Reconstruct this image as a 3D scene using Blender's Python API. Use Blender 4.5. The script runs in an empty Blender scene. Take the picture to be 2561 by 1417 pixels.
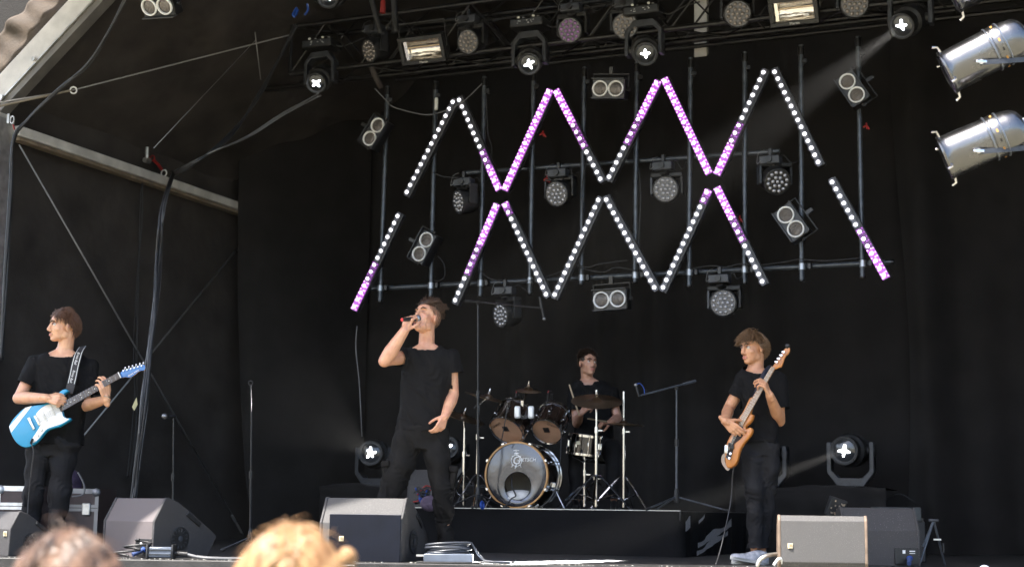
import bpy, bmesh, math, random
import numpy as np
from mathutils import Vector, Matrix, Quaternion

random.seed(7); np.random.seed(7)
V = Vector; R = math.radians
sc = bpy.context.scene
COL = sc.collection

# ---------------------------------------------------------------- camera
FPX = 3750.0; PITCH = R(8.74); ROLL = R(0.8)
CAM = V((0, 0, 0.33))
_fw = V((0, math.cos(PITCH), math.sin(PITCH))); _up0 = V((0, -math.sin(PITCH), math.cos(PITCH))); _rt0 = V((1, 0, 0))
_rt = _rt0*math.cos(ROLL) + _up0*math.sin(ROLL); _up = -_rt0*math.sin(ROLL) + _up0*math.cos(ROLL)
cd = bpy.data.cameras.new('camera'); cam = bpy.data.objects.new('camera', cd); COL.objects.link(cam)
Mc = Matrix((_rt, _up, -_fw)).transposed().to_4x4(); Mc.translation = CAM; cam.matrix_world = Mc
cd.sensor_width = 36; cd.lens = 36*FPX/2561; cd.clip_start = 0.05; cd.clip_end = 900
cd.dof.use_dof = True; cd.dof.focus_distance = 11.0; cd.dof.aperture_fstop = 2.4
sc.camera = cam
# ---------------------------------------------------------------- sky, sun, exposure
SUNDIR = V((-0.52, -0.40, 1.0)).normalized()          # from the stage towards the sun
w = bpy.data.worlds.new('World'); sc.world = w; w.use_nodes = True
nt = w.node_tree; bg = nt.nodes['Background']; sky = nt.nodes.new('ShaderNodeTexSky')
sky.sky_type = 'NISHITA'; sky.sun_disc = False; sky.sun_elevation = math.asin(SUNDIR.z)
sky.sun_rotation = math.atan2(SUNDIR.x, SUNDIR.y); sky.dust_density = 2.5; sky.air_density = 1.0
nt.links.new(sky.outputs[0], bg.inputs[0]); bg.inputs[1].default_value = 0.15
sd = bpy.data.lights.new('sun', 'SUN'); sd.energy = 5.0; sd.angle = R(0.53); sd.color = (1, .95, .87)
sun = bpy.data.objects.new('sun', sd); COL.objects.link(sun); sun.rotation_euler = SUNDIR.to_track_quat('Z', 'Y').to_euler()
sun.location = (-6, -6, 12)
vs = sc.view_settings; vs.view_transform = 'Standard'; vs.look = 'None'; vs.exposure = 1.72; vs.gamma = 1; vs.use_curve_mapping = False
sc.render.engine = 'CYCLES'
cy = sc.cycles; cy.use_denoising = True; cy.max_bounces = 5; cy.diffuse_bounces = 3; cy.glossy_bounces = 3
cy.transmission_bounces = 4; cy.sample_clamp_indirect = 6; cy.caustics_reflective = False; cy.caustics_refractive = False
cy.volume_bounces = 0; cy.use_adaptive_sampling = True; cy.adaptive_threshold = .02; cy.adaptive_min_samples = 16

# ---------------------------------------------------------------- where things are
def ray(px, py):
    return _fw + _rt*((px-1280.5)/FPX) + _up*((708.5-py)/FPX)
def W(px, py, y):
    "point seen at photo pixel px,py on the plane at distance y"
    d = ray(px, py); return CAM + d*(y/d.y)
TH = R(23.3)                                             # the stage is turned to the camera
E1 = V((math.cos(TH), -math.sin(TH), 0)); E2 = V((math.sin(TH), math.cos(TH), 0))
def S(u, w_, z): return E1*u + E2*w_ + V((0, 0, z))
def P(px, py, w_):
    "point seen at px,py on the plane parallel to the back curtain, w_ deep"
    d = ray(px, py); return CAM + d*((w_ - CAM.dot(E2))/d.dot(E2))
def uw(p): return p.dot(E1), p.dot(E2)
RZ = Matrix.Rotation(-TH, 4, 'Z')

# ---------------------------------------------------------------- materials
MATS = {}
def mat(name, col, rough=.5, metal=0., noise=None, bump=None, emit=None, spec=None, coat=0, sss=0, sheen=0, col2=None, aniso=None, trans=0):
    if name in MATS: return MATS[name]
    m = bpy.data.materials.new(name); m.use_nodes = True; t = m.node_tree; b = t.nodes['Principled BSDF']
    L = t.links.new; c4 = (*col, 1)
    b.inputs['Base Color'].default_value = c4; b.inputs['Roughness'].default_value = rough; b.inputs['Metallic'].default_value = metal
    if spec is not None: b.inputs['Specular IOR Level'].default_value = spec
    if coat: b.inputs['Coat Weight'].default_value = coat; b.inputs['Coat Roughness'].default_value = .08
    if trans: b.inputs['Transmission Weight'].default_value = trans
    if sss:
        b.inputs['Subsurface Weight'].default_value = sss; b.inputs['Subsurface Radius'].default_value = (1, .35, .2)
        b.inputs['Subsurface Scale'].default_value = .012
    if sheen: b.inputs['Sheen Weight'].default_value = sheen; b.inputs['Sheen Roughness'].default_value = .5
    if emit:
        b.inputs['Emission Color'].default_value = (*emit[0], 1); b.inputs['Emission Strength'].default_value = emit[1]
    tc = t.nodes.new('ShaderNodeTexCoord'); co = tc.outputs['Object']
    if aniso:
        mp = t.nodes.new('ShaderNodeMapping'); mp.inputs['Scale'].default_value = aniso; L(co, mp.inputs[0]); co = mp.outputs[0]
    if noise:
        n = t.nodes.new('ShaderNodeTexNoise'); n.inputs['Scale'].default_value = noise[0]; n.inputs['Detail'].default_value = 6; L(co, n.inputs['Vector'])
        r = t.nodes.new('ShaderNodeMapRange'); r.inputs[1].default_value = .3; r.inputs[2].default_value = .7; L(n.outputs[0], r.inputs[0])
        x = t.nodes.new('ShaderNodeMix'); x.data_type = 'RGBA'; L(r.outputs[0], x.inputs[0])
        a = noise[1]; lo = col2 or tuple(c*(1-a) for c in col); hi = tuple(min(1, c*(1+a)) for c in col) if not col2 else col
        x.inputs[6].default_value = (*lo, 1); x.inputs[7].default_value = (*hi, 1); L(x.outputs[2], b.inputs['Base Color'])
        if rough > .12:
            rr = t.nodes.new('ShaderNodeMapRange'); rr.inputs[3].default_value = rough*.8; rr.inputs[4].default_value = min(1, rough*1.2)
            L(n.outputs[0], rr.inputs[0]); L(rr.outputs[0], b.inputs['Roughness'])
    if bump:
        n2 = t.nodes.new('ShaderNodeTexNoise'); n2.inputs['Scale'].default_value = bump[0]; n2.inputs['Detail'].default_value = 4; L(co, n2.inputs['Vector'])
        bp = t.nodes.new('ShaderNodeBump'); bp.inputs['Strength'].default_value = bump[1]; bp.inputs['Distance'].default_value = bump[2] if len(bump) > 2 else .01
        L(n2.outputs[0], bp.inputs['Height']); L(bp.outputs[0], b.inputs['Normal'])
    MATS[name] = m; return m

def speckle(name, base, dot, scale=150, thr=.78, rough=.6, amt=.9):
    "rough painted wood flecked with pale dust and chips"
    if name in MATS: return MATS[name]
    m = mat(name, base, rough, bump=(260, .5, .004)); t = m.node_tree; b = t.nodes['Principled BSDF']; L = t.links.new
    tc = t.nodes.new('ShaderNodeTexCoord')
    n = t.nodes.new('ShaderNodeTexNoise'); n.inputs['Scale'].default_value = scale; n.inputs['Detail'].default_value = 2; L(tc.outputs['Object'], n.inputs[0])
    n2 = t.nodes.new('ShaderNodeTexNoise'); n2.inputs['Scale'].default_value = 5; n2.inputs['Detail'].default_value = 5; L(tc.outputs['Object'], n2.inputs[0])
    r = t.nodes.new('ShaderNodeMapRange'); r.inputs[1].default_value = thr-.16; r.inputs[2].default_value = thr; r.inputs[4].default_value = amt; L(n.outputs[0], r.inputs[0])
    r2 = t.nodes.new('ShaderNodeMapRange'); r2.inputs[1].default_value = .3; r2.inputs[2].default_value = .75; r2.inputs[3].default_value = .15; L(n2.outputs[0], r2.inputs[0])
    mu = t.nodes.new('ShaderNodeMath'); mu.operation = 'MULTIPLY'; L(r.outputs[0], mu.inputs[0]); L(r2.outputs[0], mu.inputs[1])
    x = t.nodes.new('ShaderNodeMix'); x.data_type = 'RGBA'; L(mu.outputs[0], x.inputs[0])
    x.inputs[6].default_value = (*base, 1); x.inputs[7].default_value = (*dot, 1); L(x.outputs[2], b.inputs['Base Color'])
    return m

# ---------------------------------------------------------------- mesh building
def frame(d, hint=V((0, 0, 1))):
    d = d.normalized()
    if abs(d.dot(hint)) > .97: hint = V((1, 0, 0))
    x = hint.cross(d).normalized(); return x, d.cross(x), d
class MB:
    def __init__(s): s.v = []; s.f = []
    def add(s, vs_, fs):
        o = len(s.v); s.v += [tuple(p) for p in vs_]; s.f += [tuple(i+o for i in f) for f in fs]; return s
    def box(s, c, d, M=None):
        c = V(c); vs_ = [V((x*d[0]/2, y*d[1]/2, z*d[2]/2)) for x in (-1, 1) for y in (-1, 1) for z in (-1, 1)]
        vs_ = [(M @ p if M else p)+c for p in vs_]
        return s.add(vs_, [(0, 1, 3, 2), (4, 6, 7, 5), (0, 4, 5, 1), (2, 3, 7, 6), (0, 2, 6, 4), (1, 5, 7, 3)])
    def rings(s, rs, caps=True, closed=False):
        n = len(rs[0]); vs_ = [p for r in rs for p in r]; fs = []
        m = len(rs)
        for i in range(m if closed else m-1):
            a = i*n; b = ((i+1) % m)*n
            for j in range(n): k = (j+1) % n; fs.append((a+j, a+k, b+k, b+j))
        if caps and not closed: fs += [tuple(range(n))[::-1], tuple(range((m-1)*n, m*n))]
        return s.add(vs_, fs)
    def cyl(s, a, b, r0, r1=None, n=12, caps=True):
        a = V(a); b = V(b); r1 = r0 if r1 is None else r1; x, y, _ = frame(b-a)
        ring = lambda c, r: [c+x*(r*math.cos(2*math.pi*j/n))+y*(r*math.sin(2*math.pi*j/n)) for j in range(n)]
        return s.rings([ring(a, r0), ring(b, r1)], caps)
    def tube(s, pts, r, n=8, sub=0, closed=False):
        pts = [V(p) for p in pts]
        if sub: pts = spline(pts, sub)
        rs = []; x = None; N = len(pts)
        for i, p in enumerate(pts):
            d = (pts[min(i+1, N-1)]-pts[max(i-1, 0)])
            if d.length < 1e-9: d = V((0, 0, 1))
            d.normalize()
            if x is None: x = frame(d)[0]
            x = (x-d*x.dot(d)); x = x.normalized() if x.length > 1e-6 else frame(d)[0]
            y = d.cross(x); rr = r[min(int(i*len(r)/N), len(r)-1)] if isinstance(r, (list, tuple)) else r
            rs.append([p+x*(rr*math.cos(2*math.pi*j/n))+y*(rr*math.sin(2*math.pi*j/n)) for j in range(n)])
        return s.rings(rs, True)
    def lathe(s, prof, M=Matrix(), n=24, caps=True):
        rs = [[M @ V((max(r, 1e-4)*math.cos(2*math.pi*j/n), max(r, 1e-4)*math.sin(2*math.pi*j/n), z)) for j in range(n)] for r, z in prof]
        return s.rings(rs, caps)
    def ell(s, c, r, Mr=None, n=14, m=9):
        c = V(c); rs = []
        for i in range(m+1):
            t = math.pi*i/m; st = max(math.sin(t), .02)
            q = [V((r[0]*st*math.cos(2*math.pi*j/n), r[1]*st*math.sin(2*math.pi*j/n), -r[2]*math.cos(t))) for j in range(n)]
            rs.append([(Mr @ p if Mr else p)+c for p in q])
        return s.rings(rs)
    def cap(s, a, b, r0, r1=None, n=12, flat=1.0, side=None):
        a = V(a); b = V(b); r1 = r0 if r1 is None else r1; d = b-a; L = d.length
        x, y, d = frame(d if L > 1e-6 else V((0, 0, 1)), side or V((0, 0, 1)))
        rs = []
        for i in range(5):
            t = -math.pi/2+(math.pi/2)*i/4; rs.append((a+d*(r0*math.sin(t)), max(r0*math.cos(t), r0*.05)))
        for i in range(5):
            t = (math.pi/2)*i/4; rs.append((b+d*(r1*math.sin(t)), max(r1*math.cos(t), r1*.05)))
        return s.rings([[c+x*(r*math.cos(2*math.pi*j/n))+y*(r*flat*math.sin(2*math.pi*j/n)) for j in range(n)] for c, r in rs])
    def prism(s, out, z0, z1, M=Matrix(), bev=0):
        n = len(out); area = sum(out[i][0]*out[(i+1) % n][1]-out[(i+1) % n][0]*out[i][1] for i in range(n))
        if area < 0: out = out[::-1]
        def inset(e):
            res = []
            for i in range(n):
                a, b, c = V(out[i-1]), V(out[i]), V(out[(i+1) % n])
                d1 = (b-a); d2 = (c-b)
                d1 = d1.normalized() if d1.length else d2.normalized(); d2 = d2.normalized() if d2.length else d1
                nn = V((-d1.y-d2.y, d1.x+d2.x)); nn = nn.normalized() if nn.length > 1e-6 else V((-d1.y, d1.x)); res.append(b+nn*e)
            return res
        lv = [(0, z0), (0, z1)] if not bev else [(bev, z0), (bev*.3, z0+bev*.3), (0, z0+bev), (0, z1-bev), (bev*.3, z1-bev*.3), (bev, z1)]
        return s.rings([[M @ V((p[0], p[1], z)) for p in (inset(e) if e else out)] for e, z in lv])
    def torus(s, c, ax, Rr, r, n=28, m=8, sx=1):
        x, y, d = frame(V(ax)); c = V(c); rs = []
        for i in range(n):
            a = 2*math.pi*i/n; o = x*math.cos(a)*sx+y*math.sin(a); rs.append([c+o*(Rr+r*math.cos(2*math.pi*j/m))+d*(r*math.sin(2*math.pi*j/m)) for j in range(m)])
        return s.rings(rs, False, True)
    def mesh(s, name):
        me = bpy.data.meshes.new(name); me.from_pydata(s.v, [], s.f); return me
    def build(s, name, m, parent=None, world=True, smooth=True, ang=40, bevel=0, label=None):
        return link(name, s.mesh(name), m, parent, world, smooth, ang, bevel, label)
def spline(pts, k):
    q = []; n = len(pts)
    for i in range(n-1):
        a, b, c, d = pts[max(i-1, 0)], pts[i], pts[i+1], pts[min(i+2, n-1)]
        for j in range(k):
            t = j/k; q.append(.5*((2*b)+(c-a)*t+(2*a-5*b+4*c-d)*t*t+(3*b-a-3*c+d)*t**3))
    return q+[pts[-1]]
PM = {}
def link(name, me, m, parent=None, world=True, smooth=True, ang=40, bevel=0, label=None, fix=True):
    if fix:
        bm = bmesh.new(); bm.from_mesh(me); bmesh.ops.recalc_face_normals(bm, faces=bm.faces); bm.to_mesh(me); bm.free()
    if m and not me.materials: me.materials.append(m)
    if parent is not None and world: me.transform(PM[parent.name].inverted())
    if smooth:
        me.polygons.foreach_set('use_smooth', [True]*len(me.polygons))
        if ang < 180: me.set_sharp_from_angle(angle=R(ang))
    o = bpy.data.objects.new(name, me); COL.objects.link(o); o.parent = parent
    PM[o.name] = PM[parent.name] if parent is not None else Matrix()
    if bevel:
        b = o.modifiers.new('bevel', 'BEVEL'); b.width = bevel; b.segments = 2; b.limit_method = 'ANGLE'
    if label: o['label'] = label
    return o
def thing(name, label, cat, loc=(0, 0, 0), group=None, M=None):
    o = bpy.data.objects.new(name, None); COL.objects.link(o); o.empty_display_size = .05
    m = M.copy() if M else Matrix.Translation(V(loc)); o.matrix_world = m; PM[o.name] = m
    o['label'] = label; o['category'] = cat
    if group: o['group'] = group
    return o
def tag(o, label, cat, group=None):
    o['label'] = label; o['category'] = cat
    if group: o['group'] = group
    return o
def recentre(o):
    "move a single-mesh thing's origin to its base"
    me = o.data; co = np.empty(len(me.vertices)*3); me.vertices.foreach_get('co', co); co = co.reshape(-1, 3)
    c = V(((co[:, 0].min()+co[:, 0].max())/2, (co[:, 1].min()+co[:, 1].max())/2, co[:, 2].min()))
    me.transform(Matrix.Translation(-c)); o.location = c; PM[o.name] = Matrix.Translation(c); return o
def solo(name, mb, m, label, cat, group=None, **k):
    return recentre(tag(mb.build(name, m, None, **k), label, cat, group))
def struct(name, mb, m, **k):
    o = mb.build(name, m, None, **k); o['kind'] = 'structure'; return o
def text_mesh(s, size, extrude=.0006, shear=0, align='CENTER'):
    cu = bpy.data.curves.new('t', 'FONT'); cu.body = s; cu.size = size; cu.extrude = extrude; cu.shear = shear
    cu.align_x = align; cu.align_y = 'CENTER'; cu.resolution_u = 3
    o = bpy.data.objects.new('t', cu); COL.objects.link(o)
    me = bpy.data.meshes.new_from_object(o.evaluated_get(bpy.context.evaluated_depsgraph_get()))
    bpy.data.objects.remove(o); bpy.data.curves.remove(cu); return me
def basis(x, y, z, o): 
    M = Matrix((V(x).normalized(), V(y).normalized(), V(z).normalized())).transposed().to_4x4(); M.translation = V(o); return M
def share(o, parent, M):
    "another copy of a part under parent, sharing its mesh"
    c = bpy.data.objects.new(o.name.split('.')[0], o.data); COL.objects.link(c); c.parent = parent; c.matrix_local = M; PM[c.name] = PM[parent.name]; return c

# common materials
BLK = mat('black_painted_metal', (.012, .012, .013), .38, .0, (30, .4), spec=.5)
BLKM = mat('black_matt_plastic', (.014, .014, .015), .55, 0, (25, .35), (90, .15, .003))
GREYP = mat('dark_grey_plastic', (.034, .037, .045), .4, 0, (22, .3))
CHROME = mat('chrome', (.62, .62, .64), .12, 1., (40, .12))
ALU = mat('aluminium', (.55, .54, .52), .38, .85, (12, .25), (60, .1, .003))
STEELB = mat('black_steel_tube', (.075, .085, .10), .3, .3, (18, .35))
RUBBER = mat('black_rubber_cable', (.018, .018, .02), .5)
CABLEG = mat('grey_cable', (.12, .12, .125), .45)
WHITEP = mat('white_paint', (.78, .78, .76), .4)
RED = mat('red_plastic', (.28, .014, .012), .45)
BLUE = mat('blue_plastic', (.02, .08, .4), .45)
CAN_Y = 8.4; CAN_S = 0.0; CAN_Z = 5.6
# ================================================================ the setting
GROUND = mat('trodden_dry_grass', (.27, .235, .17), .9, 0, (1.2, .5), (12, .6, .05), col2=(.15, .15, .10))
b = MB(); n = 24; g = 150
vs_ = [((i/n-.5)*2*g, (j/n-.5)*2*g, -1.25) for j in range(n+1) for i in range(n+1)]
b.add(vs_, [(j*(n+1)+i, j*(n+1)+i+1, (j+1)*(n+1)+i+1, (j+1)*(n+1)+i) for j in range(n) for i in range(n)])
struct('ground', b, GROUND)
FLOORM = mat('black_stage_floor', (.022, .021, .021), .55, 0, (7, .45), (120, .25, .004))
struct('stage_floor', MB().box((0, 15.1, -.06), (16, 9.9, .12)), FLOORM, bevel=.008)
struct('stage_front', MB().box((0, 15.15, -.69), (15.8, 9.8, 1.11)), mat('black_stage_skirt', (.02, .02, .022), .8, 0, (6, .3), (40, .3, .01)))
# pale bits of litter on the lip
b = MB()
for i in range(190):
    x = random.uniform(-3.5, 2.8); y = 10.16+abs(random.gauss(0, .05)); s_ = random.uniform(.002, .006)
    b.box((x, y, .001+s_*.4), (s_*random.uniform(1, 3), s_, s_*.8), Matrix.Rotation(random.random()*3, 3, 'Z'))
o = b.build('litter', mat('pale_litter', (.6, .57, .5), .8, 0, (9, .3)), None); o['kind'] = 'stuff'
o['label'] = 'pale dust and paper bits along the stage lip'; o['category'] = 'litter'

CURT = mat('black_stage_velour', (.0185, .017, .0168), .9, 0, (3, .25), (220, .35, .003), spec=.12, sheen=.08)
def cloth(name, f, nu, nv, m, label, cat, thick=0):
    b = MB(); vs_ = [f(i/nu, j/nv) for j in range(nv+1) for i in range(nu+1)]
    b.add(vs_, [(j*(nu+1)+i, j*(nu+1)+i+1, (j+1)*(nu+1)+i+1, (j+1)*(nu+1)+i) for j in range(nv) for i in range(nu)])
    o = b.build(name, m, None, ang=180)
    if thick: md = o.modifiers.new('solid', 'SOLIDIFY'); md.thickness = thick
    return recentre(tag(o, label, cat))
WC = 15.8
ptop = P(607, 150, WC); pbot = P(662, 1400, WC)
def fold(u, z, s):
    a = .05+.085*min(1, max(0, (5-z)/5))
    return a*(math.sin(u*5.3+1.2*math.sin(u*1.7+s)+.25*z)+.5*math.sin(u*11.7+s*2+.3*math.sin(z*.7)))*(.55+.45*math.sin(u*.83+s))
u_seam = uw(P(2265, 600, WC))[0]
def f_back(a, c):
    z = 6.2*c; k = max(0, min(1, (ptop.z-z)/(ptop.z-pbot.z)))
    ul = uw(ptop)[0]*(1-k**4)+uw(pbot)[0]*k**4; u = ul+(u_seam+.15-ul)*a
    return S(u, WC+fold(u, z, 0)+.012*math.sin(z*3+u*2), z)
cloth('back_curtain', f_back, 420, 46, CURT, 'wide black cloth backdrop hanging behind the drums and light frame', 'curtain')
def f_right(a, c):
    z = 6.2*c; u = u_seam-.1+.1*math.sin(z*.9)+.12*(z/6)+a*5.2
    return S(u, WC-.16+1.6*fold(u*.8, z, 3)+.02*math.sin(z*2+u), z)
cloth('side_curtain', f_right, 260, 46, CURT, 'black cloth curtain in soft folds at the right edge of the stage', 'curtain')

# left side wall, post, rafter, purlin
POSTW = 10.6
pp = P(12, 290, POSTW); u0, _ = uw(pp); zE = pp.z
TARP = mat('dark_brown_tarpaulin', (.048, .042, .0392), .75, 0, (2.2, .35), (5, .25, .03), spec=.25)
wr = uw(P(609, 478, 13.2))
def wall_w(px):  # depth along the wall plane u=u0 seen at px
    d = ray(px, 700); t = u0/d.dot(E1); return d.dot(E2)*t+CAM.dot(E2)
wend = wall_w(631)
def f_wall(a, c):
    z = (zE+.3)*c; k = 1-c
    we = 15.95
    w_ = POSTW+.05+(we-POSTW)*a
    return S(u0-.06+.025*math.sin(w_*2.1+z*.8)*math.sin(z*1.3)+.012*math.sin(w_*5+z*4), w_, z)
cloth('side_wall', f_wall, 60, 40, TARP, 'dark tarpaulin side wall of the stage behind the guitarist', 'wall', )
def f_shade_wall(a, c):  # added wall out of view, blocks light from the right curtain
    return V((4.7+1.6*a+.03*math.sin(a*30+c*4), 9.6+6.2*a, 5.6*c))
cloth('side_wall', f_shade_wall, 40, 12, TARP, 'unseen tarpaulin wall added beyond the right edge to darken the curtain', 'wall')
WLG = wall_w(603)-.3; lt = P(607, 150, WLG); lb_ = P(648, 1400, WLG); lr = uw(P(770, 700, WLG))[0]
def f_leg(a, c):
    z = 6.0*c; k = max(0, min(1, (lt.z-z)/(lt.z-lb_.z))); ul = uw(lt)[0]+(uw(lb_)[0]-uw(lt)[0])*k**3; u = ul+(lr-ul)*a
    return S(u, WLG+(15.72-WLG)*a**1.5+.5*fold(u*1.3, z, 1), z)
cloth('leg_curtain', f_leg, 60, 40, CURT, 'narrow black curtain hanging where the side wall meets the backdrop', 'curtain')
# roof
rA = P(-22, 262, POSTW); dr = (P(221, 0, POSTW)-rA)*1.25; nr = dr.normalized().cross(E2).normalized(); nr = nr if nr.x > 0 else -nr
sl = dr.z/dr.dot(E1); uRA = rA.dot(E1)
ZR = lambda u: rA.z+sl*(min(u, uRA+1.9)-uRA)+.3*max(0, u-uRA-1.9)
def f_roof(a, c):
    u = uRA-.12+a*5.9; w_ = POSTW-.02+c*6.6
    return S(u, w_, ZR(u)+(.03*math.sin(u*6+w_*1.5)+.02*math.sin(u*15+w_*.6))*min(1, c*6))
cloth('roof_tarpaulin', f_roof, 90, 30, TARP, 'dark tarpaulin roof slope over the left half of the stage', 'roof')
def f_roof2(a, c):
    u = u0+5.6+a*7; w_ = POSTW-1.2+c*7.8
    return S(u, w_, ZR(u0+5.6)-.05-.3*a*7*.56+.03*math.sin(u*5+w_))
cloth('roof_tarpaulin', f_roof2, 40, 20, TARP, 'dark tarpaulin roof slope above the lighting truss at right', 'roof')
# added canopy out of view overhead, placed to shade the band
cloth('shade_canopy', lambda a, c: V((-9+18*a, CAN_Y+(a-.5)*CAN_S+4.6*c, CAN_Z+.05*math.sin(a*30)*math.sin(c*9)+.1*c)), 40, 12, TARP, 'unseen dark canopy added above the lip to shade the band', 'roof')

t = thing('roof_structure', 'pale aluminium roof frame with corner post, rafter and purlin at left', 'frame', S(u0, POSTW, 0))
PALE = mat('dull_aluminium_beam', (.66, .64, .62), .5, .1, (5, .2), (30, .2, .004))
def beam(mb, a, b, wd, ht, side):
    d = (b-a).normalized(); s_ = side.normalized(); n_ = d.cross(s_).normalized()
    mb.rings([[p+s_*(x*wd/2)+n_*(y*ht/2) for x, y in ((-1, -1), (-1, 1), (1, 1), (1, -1))] for p in (a, b)])
b = MB(); beam(b, S(u0-.09, POSTW, -1.2), S(u0-.09, POSTW, zE+.02), .2, .18, E1); b.build('post', PALE, t, bevel=.008)
b = MB(); beam(b, S(u0+.02, POSTW, 0), S(u0+.02, POSTW, zE-.03), .02, .2, E1); b.build('keder_rail', ALU, t)
b = MB(); beam(b, rA-dr*.2, rA+dr*1.6, .16, .205, E2); b.build('rafter', PALE, t, bevel=.008)
b = MB(); beam(b, rA+nr*.108-E2*.075-dr*.0, rA+nr*.108-E2*.075+dr*1.6, .014, .014, E2); b.build('keder_rail', ALU, t)
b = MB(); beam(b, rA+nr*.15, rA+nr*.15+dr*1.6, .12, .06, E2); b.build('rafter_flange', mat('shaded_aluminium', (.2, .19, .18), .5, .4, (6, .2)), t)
for px, py in ((5, 243), (85, 148)):
    c = P(px, py, POSTW-.09); MB().cyl(c, c-E2*.018, .022, n=8).build('bolt', ALU, t)
b = MB(); beam(b, S(u0+.03, POSTW+.1, zE-.12), S(u0+.03, wall_w(603), zE-.12), .1, .13, V((0, 0, 1))); b.build('purlin', PALE, t, bevel=.015)
b = MB(); beam(b, S(u0+.055, POSTW+.1, zE-.2), S(u0+.055, wall_w(603), zE-.2), .03, .1, V((0, 0, 1))); b.build('purlin_rail', mat('tan_rail', (.26, .2, .14), .6, .2, (8, .3)), t)
for a_, b_ in (((1068, 100), (1150, -40)), ((1095, 100), (1190, -40))):
    pass
# two more pale roof beams seen through the truss
for (a_, b_), wd, lb in ((((1020, 110), (1150, -60)), .2, 'pale sloping roof beam seen behind the truss flood lights'), (((1754, 140), (1754, -40)), .14, 'pale upright roof beam behind the truss, right of centre')):
    b = MB(); beam(b, P(*a_, 15.0), P(*b_, 14.6), wd, .08, E1); solo('roof_beam', b, PALE, lb, 'beam', bevel=.006)
# tan valance cloth outside the rafter
TAN = mat('tan_canvas', (.075, .058, .046), .85, 0, (9, .3), (30, .5, .01))
def f_val(a, c):
    base = rA+dr*(-.35+2.0*a); wv = .009*math.sin(a*60)+.008*math.sin(a*23+1)
    return base-nr*(.10+wv*(1-c)*1.3+.36*c*(.95+.02*math.sin(a*17)))+E2*(-.06+.03*math.sin(a*38+c*4)*c+.025*math.sin(a*90+c*3)*c)
cloth('canvas_valance', f_val, 160, 14, TAN, 'crumpled tan canvas strip along the outside of the rafter, top left', 'canvas', .004)
def f_flap(a, c):
    base = rA+dr*(-.6+2.4*a)
    return base-nr*(.16+(.15+.006*math.sin(a*33)+.005*math.sin(a*71+1)+.01*math.sin(a*190))*(c > 0)+2.0*c)+E2*(.10+.05*math.sin(a*9+c*3)*c)
cloth('roof_flap', f_flap, 160, 8, mat('black_scrim', (.012, .011, .011), .9, 0, (8, .4), (60, .5, .01)), 'ragged black scrim outside the tan canvas, top left corner', 'cloth', .004)

def wire(name, pts, r, m, label, cat='cable', sub=6, group=None, n=6):
    return solo(name, MB().tube(pts, r, n, sub), m, label, cat, group, ang=180)
# bracing rods
ROD = mat('steel_wire_rope', (.3, .3, .3), .4, .7)
uu = u0+.05
def wp(px, py):
    d = ray(px, py); return CAM+d*((uu-CAM.dot(E1))/d.dot(E1))
wire('brace_cable', [wp(48, 362), wp(608, 1335)], .009, ROD, 'steel brace cable running down right from the corner post to the floor', sub=0)
wire('brace_cable', [wp(618, 592), wp(190, 1112)], .009, ROD, 'steel brace cable running down left behind the blue guitar headstock', sub=0)
t = thing('turnbuckle', 'steel turnbuckle at the foot of the side wall brace cable', 'turnbuckle', wp(596, 1315))
MB().cap(wp(580, 1288), wp(588, 1302), .016, n=8).build('body', ALU, t); MB().cap(wp(591, 1306), wp(604, 1330), .013, n=8).build('hook', ALU, t)
t = thing('guy_wire', 'thin steel guy wire with a shackle from corner post to truss', 'cable', W(185, 225, 13.4))
MB().tube([S(u0+.02, POSTW-.1, zE+.1), W(185, 225, 13.4), W(735, 85, 14.6)], .007, 6).build('wire', ROD, t)
MB().torus(W(184, 226, 13.38), (0, 1, .2), .03, .008, 16, 6).build('shackle', ALU, t)
wire('sling', [S(u0+.04, POSTW-.12, zE+.06), W(180, 226, 13.38)], .011, mat('sling_web', (.2, .17, .13), .8), 'short worn sling between corner post and guy wire shackle', sub=0)
t = thing('bracket', 'steel shackle bracket under the roof corner with red tail', 'bracket', P(30, 300, POSTW-.1))
MB().torus(P(31, 300, POSTW-.1), E2, .035, .008, 16, 6, .6).build('shackle', ALU, t)
MB().box(P(21, 297, POSTW-.09), (.02, .02, .09)).build('plate', ALU, t)
MB().tube([P(33, 312, POSTW-.1), P(36, 324, POSTW-.1)], .008).build('red_tail', RED, t)
t = thing('clamp', 'steel clamp with red hook on the left purlin', 'clamp', wp(368, 395))
MB().cyl(wp(368, 368), wp(367, 404), .02, n=8).build('bolt', ALU, t); MB().cyl(wp(362, 400), wp(374, 402), .03, n=8).build('nut', ALU, t)
MB().torus(wp(381, 396), E2, .028, .009, 14, 6).build('red_eye', RED, t)
MB().tube([wp(386, 402), wp(396, 412), wp(404, 424)], .018).build('red_link', RED, t)
MB().torus(wp(410, 433), E2, .035, .008, 14, 6).build('ring', WHITEP, t)

# cable looms
def loom(name, paths, m, label, r=.012, sub=8):
    t = thing(name, label, 'cable bundle', paths[0][len(paths[0])//2])
    for p in paths: MB().tube(p, r, 6, sub).build('cable', m, t, ang=180)
    return t
def jit(pts, s): return [p+V((random.uniform(-s, s), random.uniform(-s, s)*1.5, random.uniform(-s, s))) for p in pts]
base = [wp(410, 438)+V((.12, -.1, 0)), W(408, 520, 12.9), W(398, 640, 12.7), W(388, 760, 12.5), W(375, 880, 12.4), W(362, 1000, 12.3), W(348, 1130, 12.3), W(333, 1255, 12.3)]
loom('cable_loom', [jit(base, .02) for _ in range(8)], RUBBER, 'thick black cable bundle falling from the purlin to the floor', .011)
loom('cable_loom', [jit(base, .024) for _ in range(3)], CABLEG, 'grey cables bound into the hanging black bundle', .006)
b2 = [wp(410, 438)+V((.12, -.1, 0)), W(520, 385, 13.4), W(620, 340, 13.8), W(700, 290, 14), W(800, 235, 14.3)]
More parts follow.
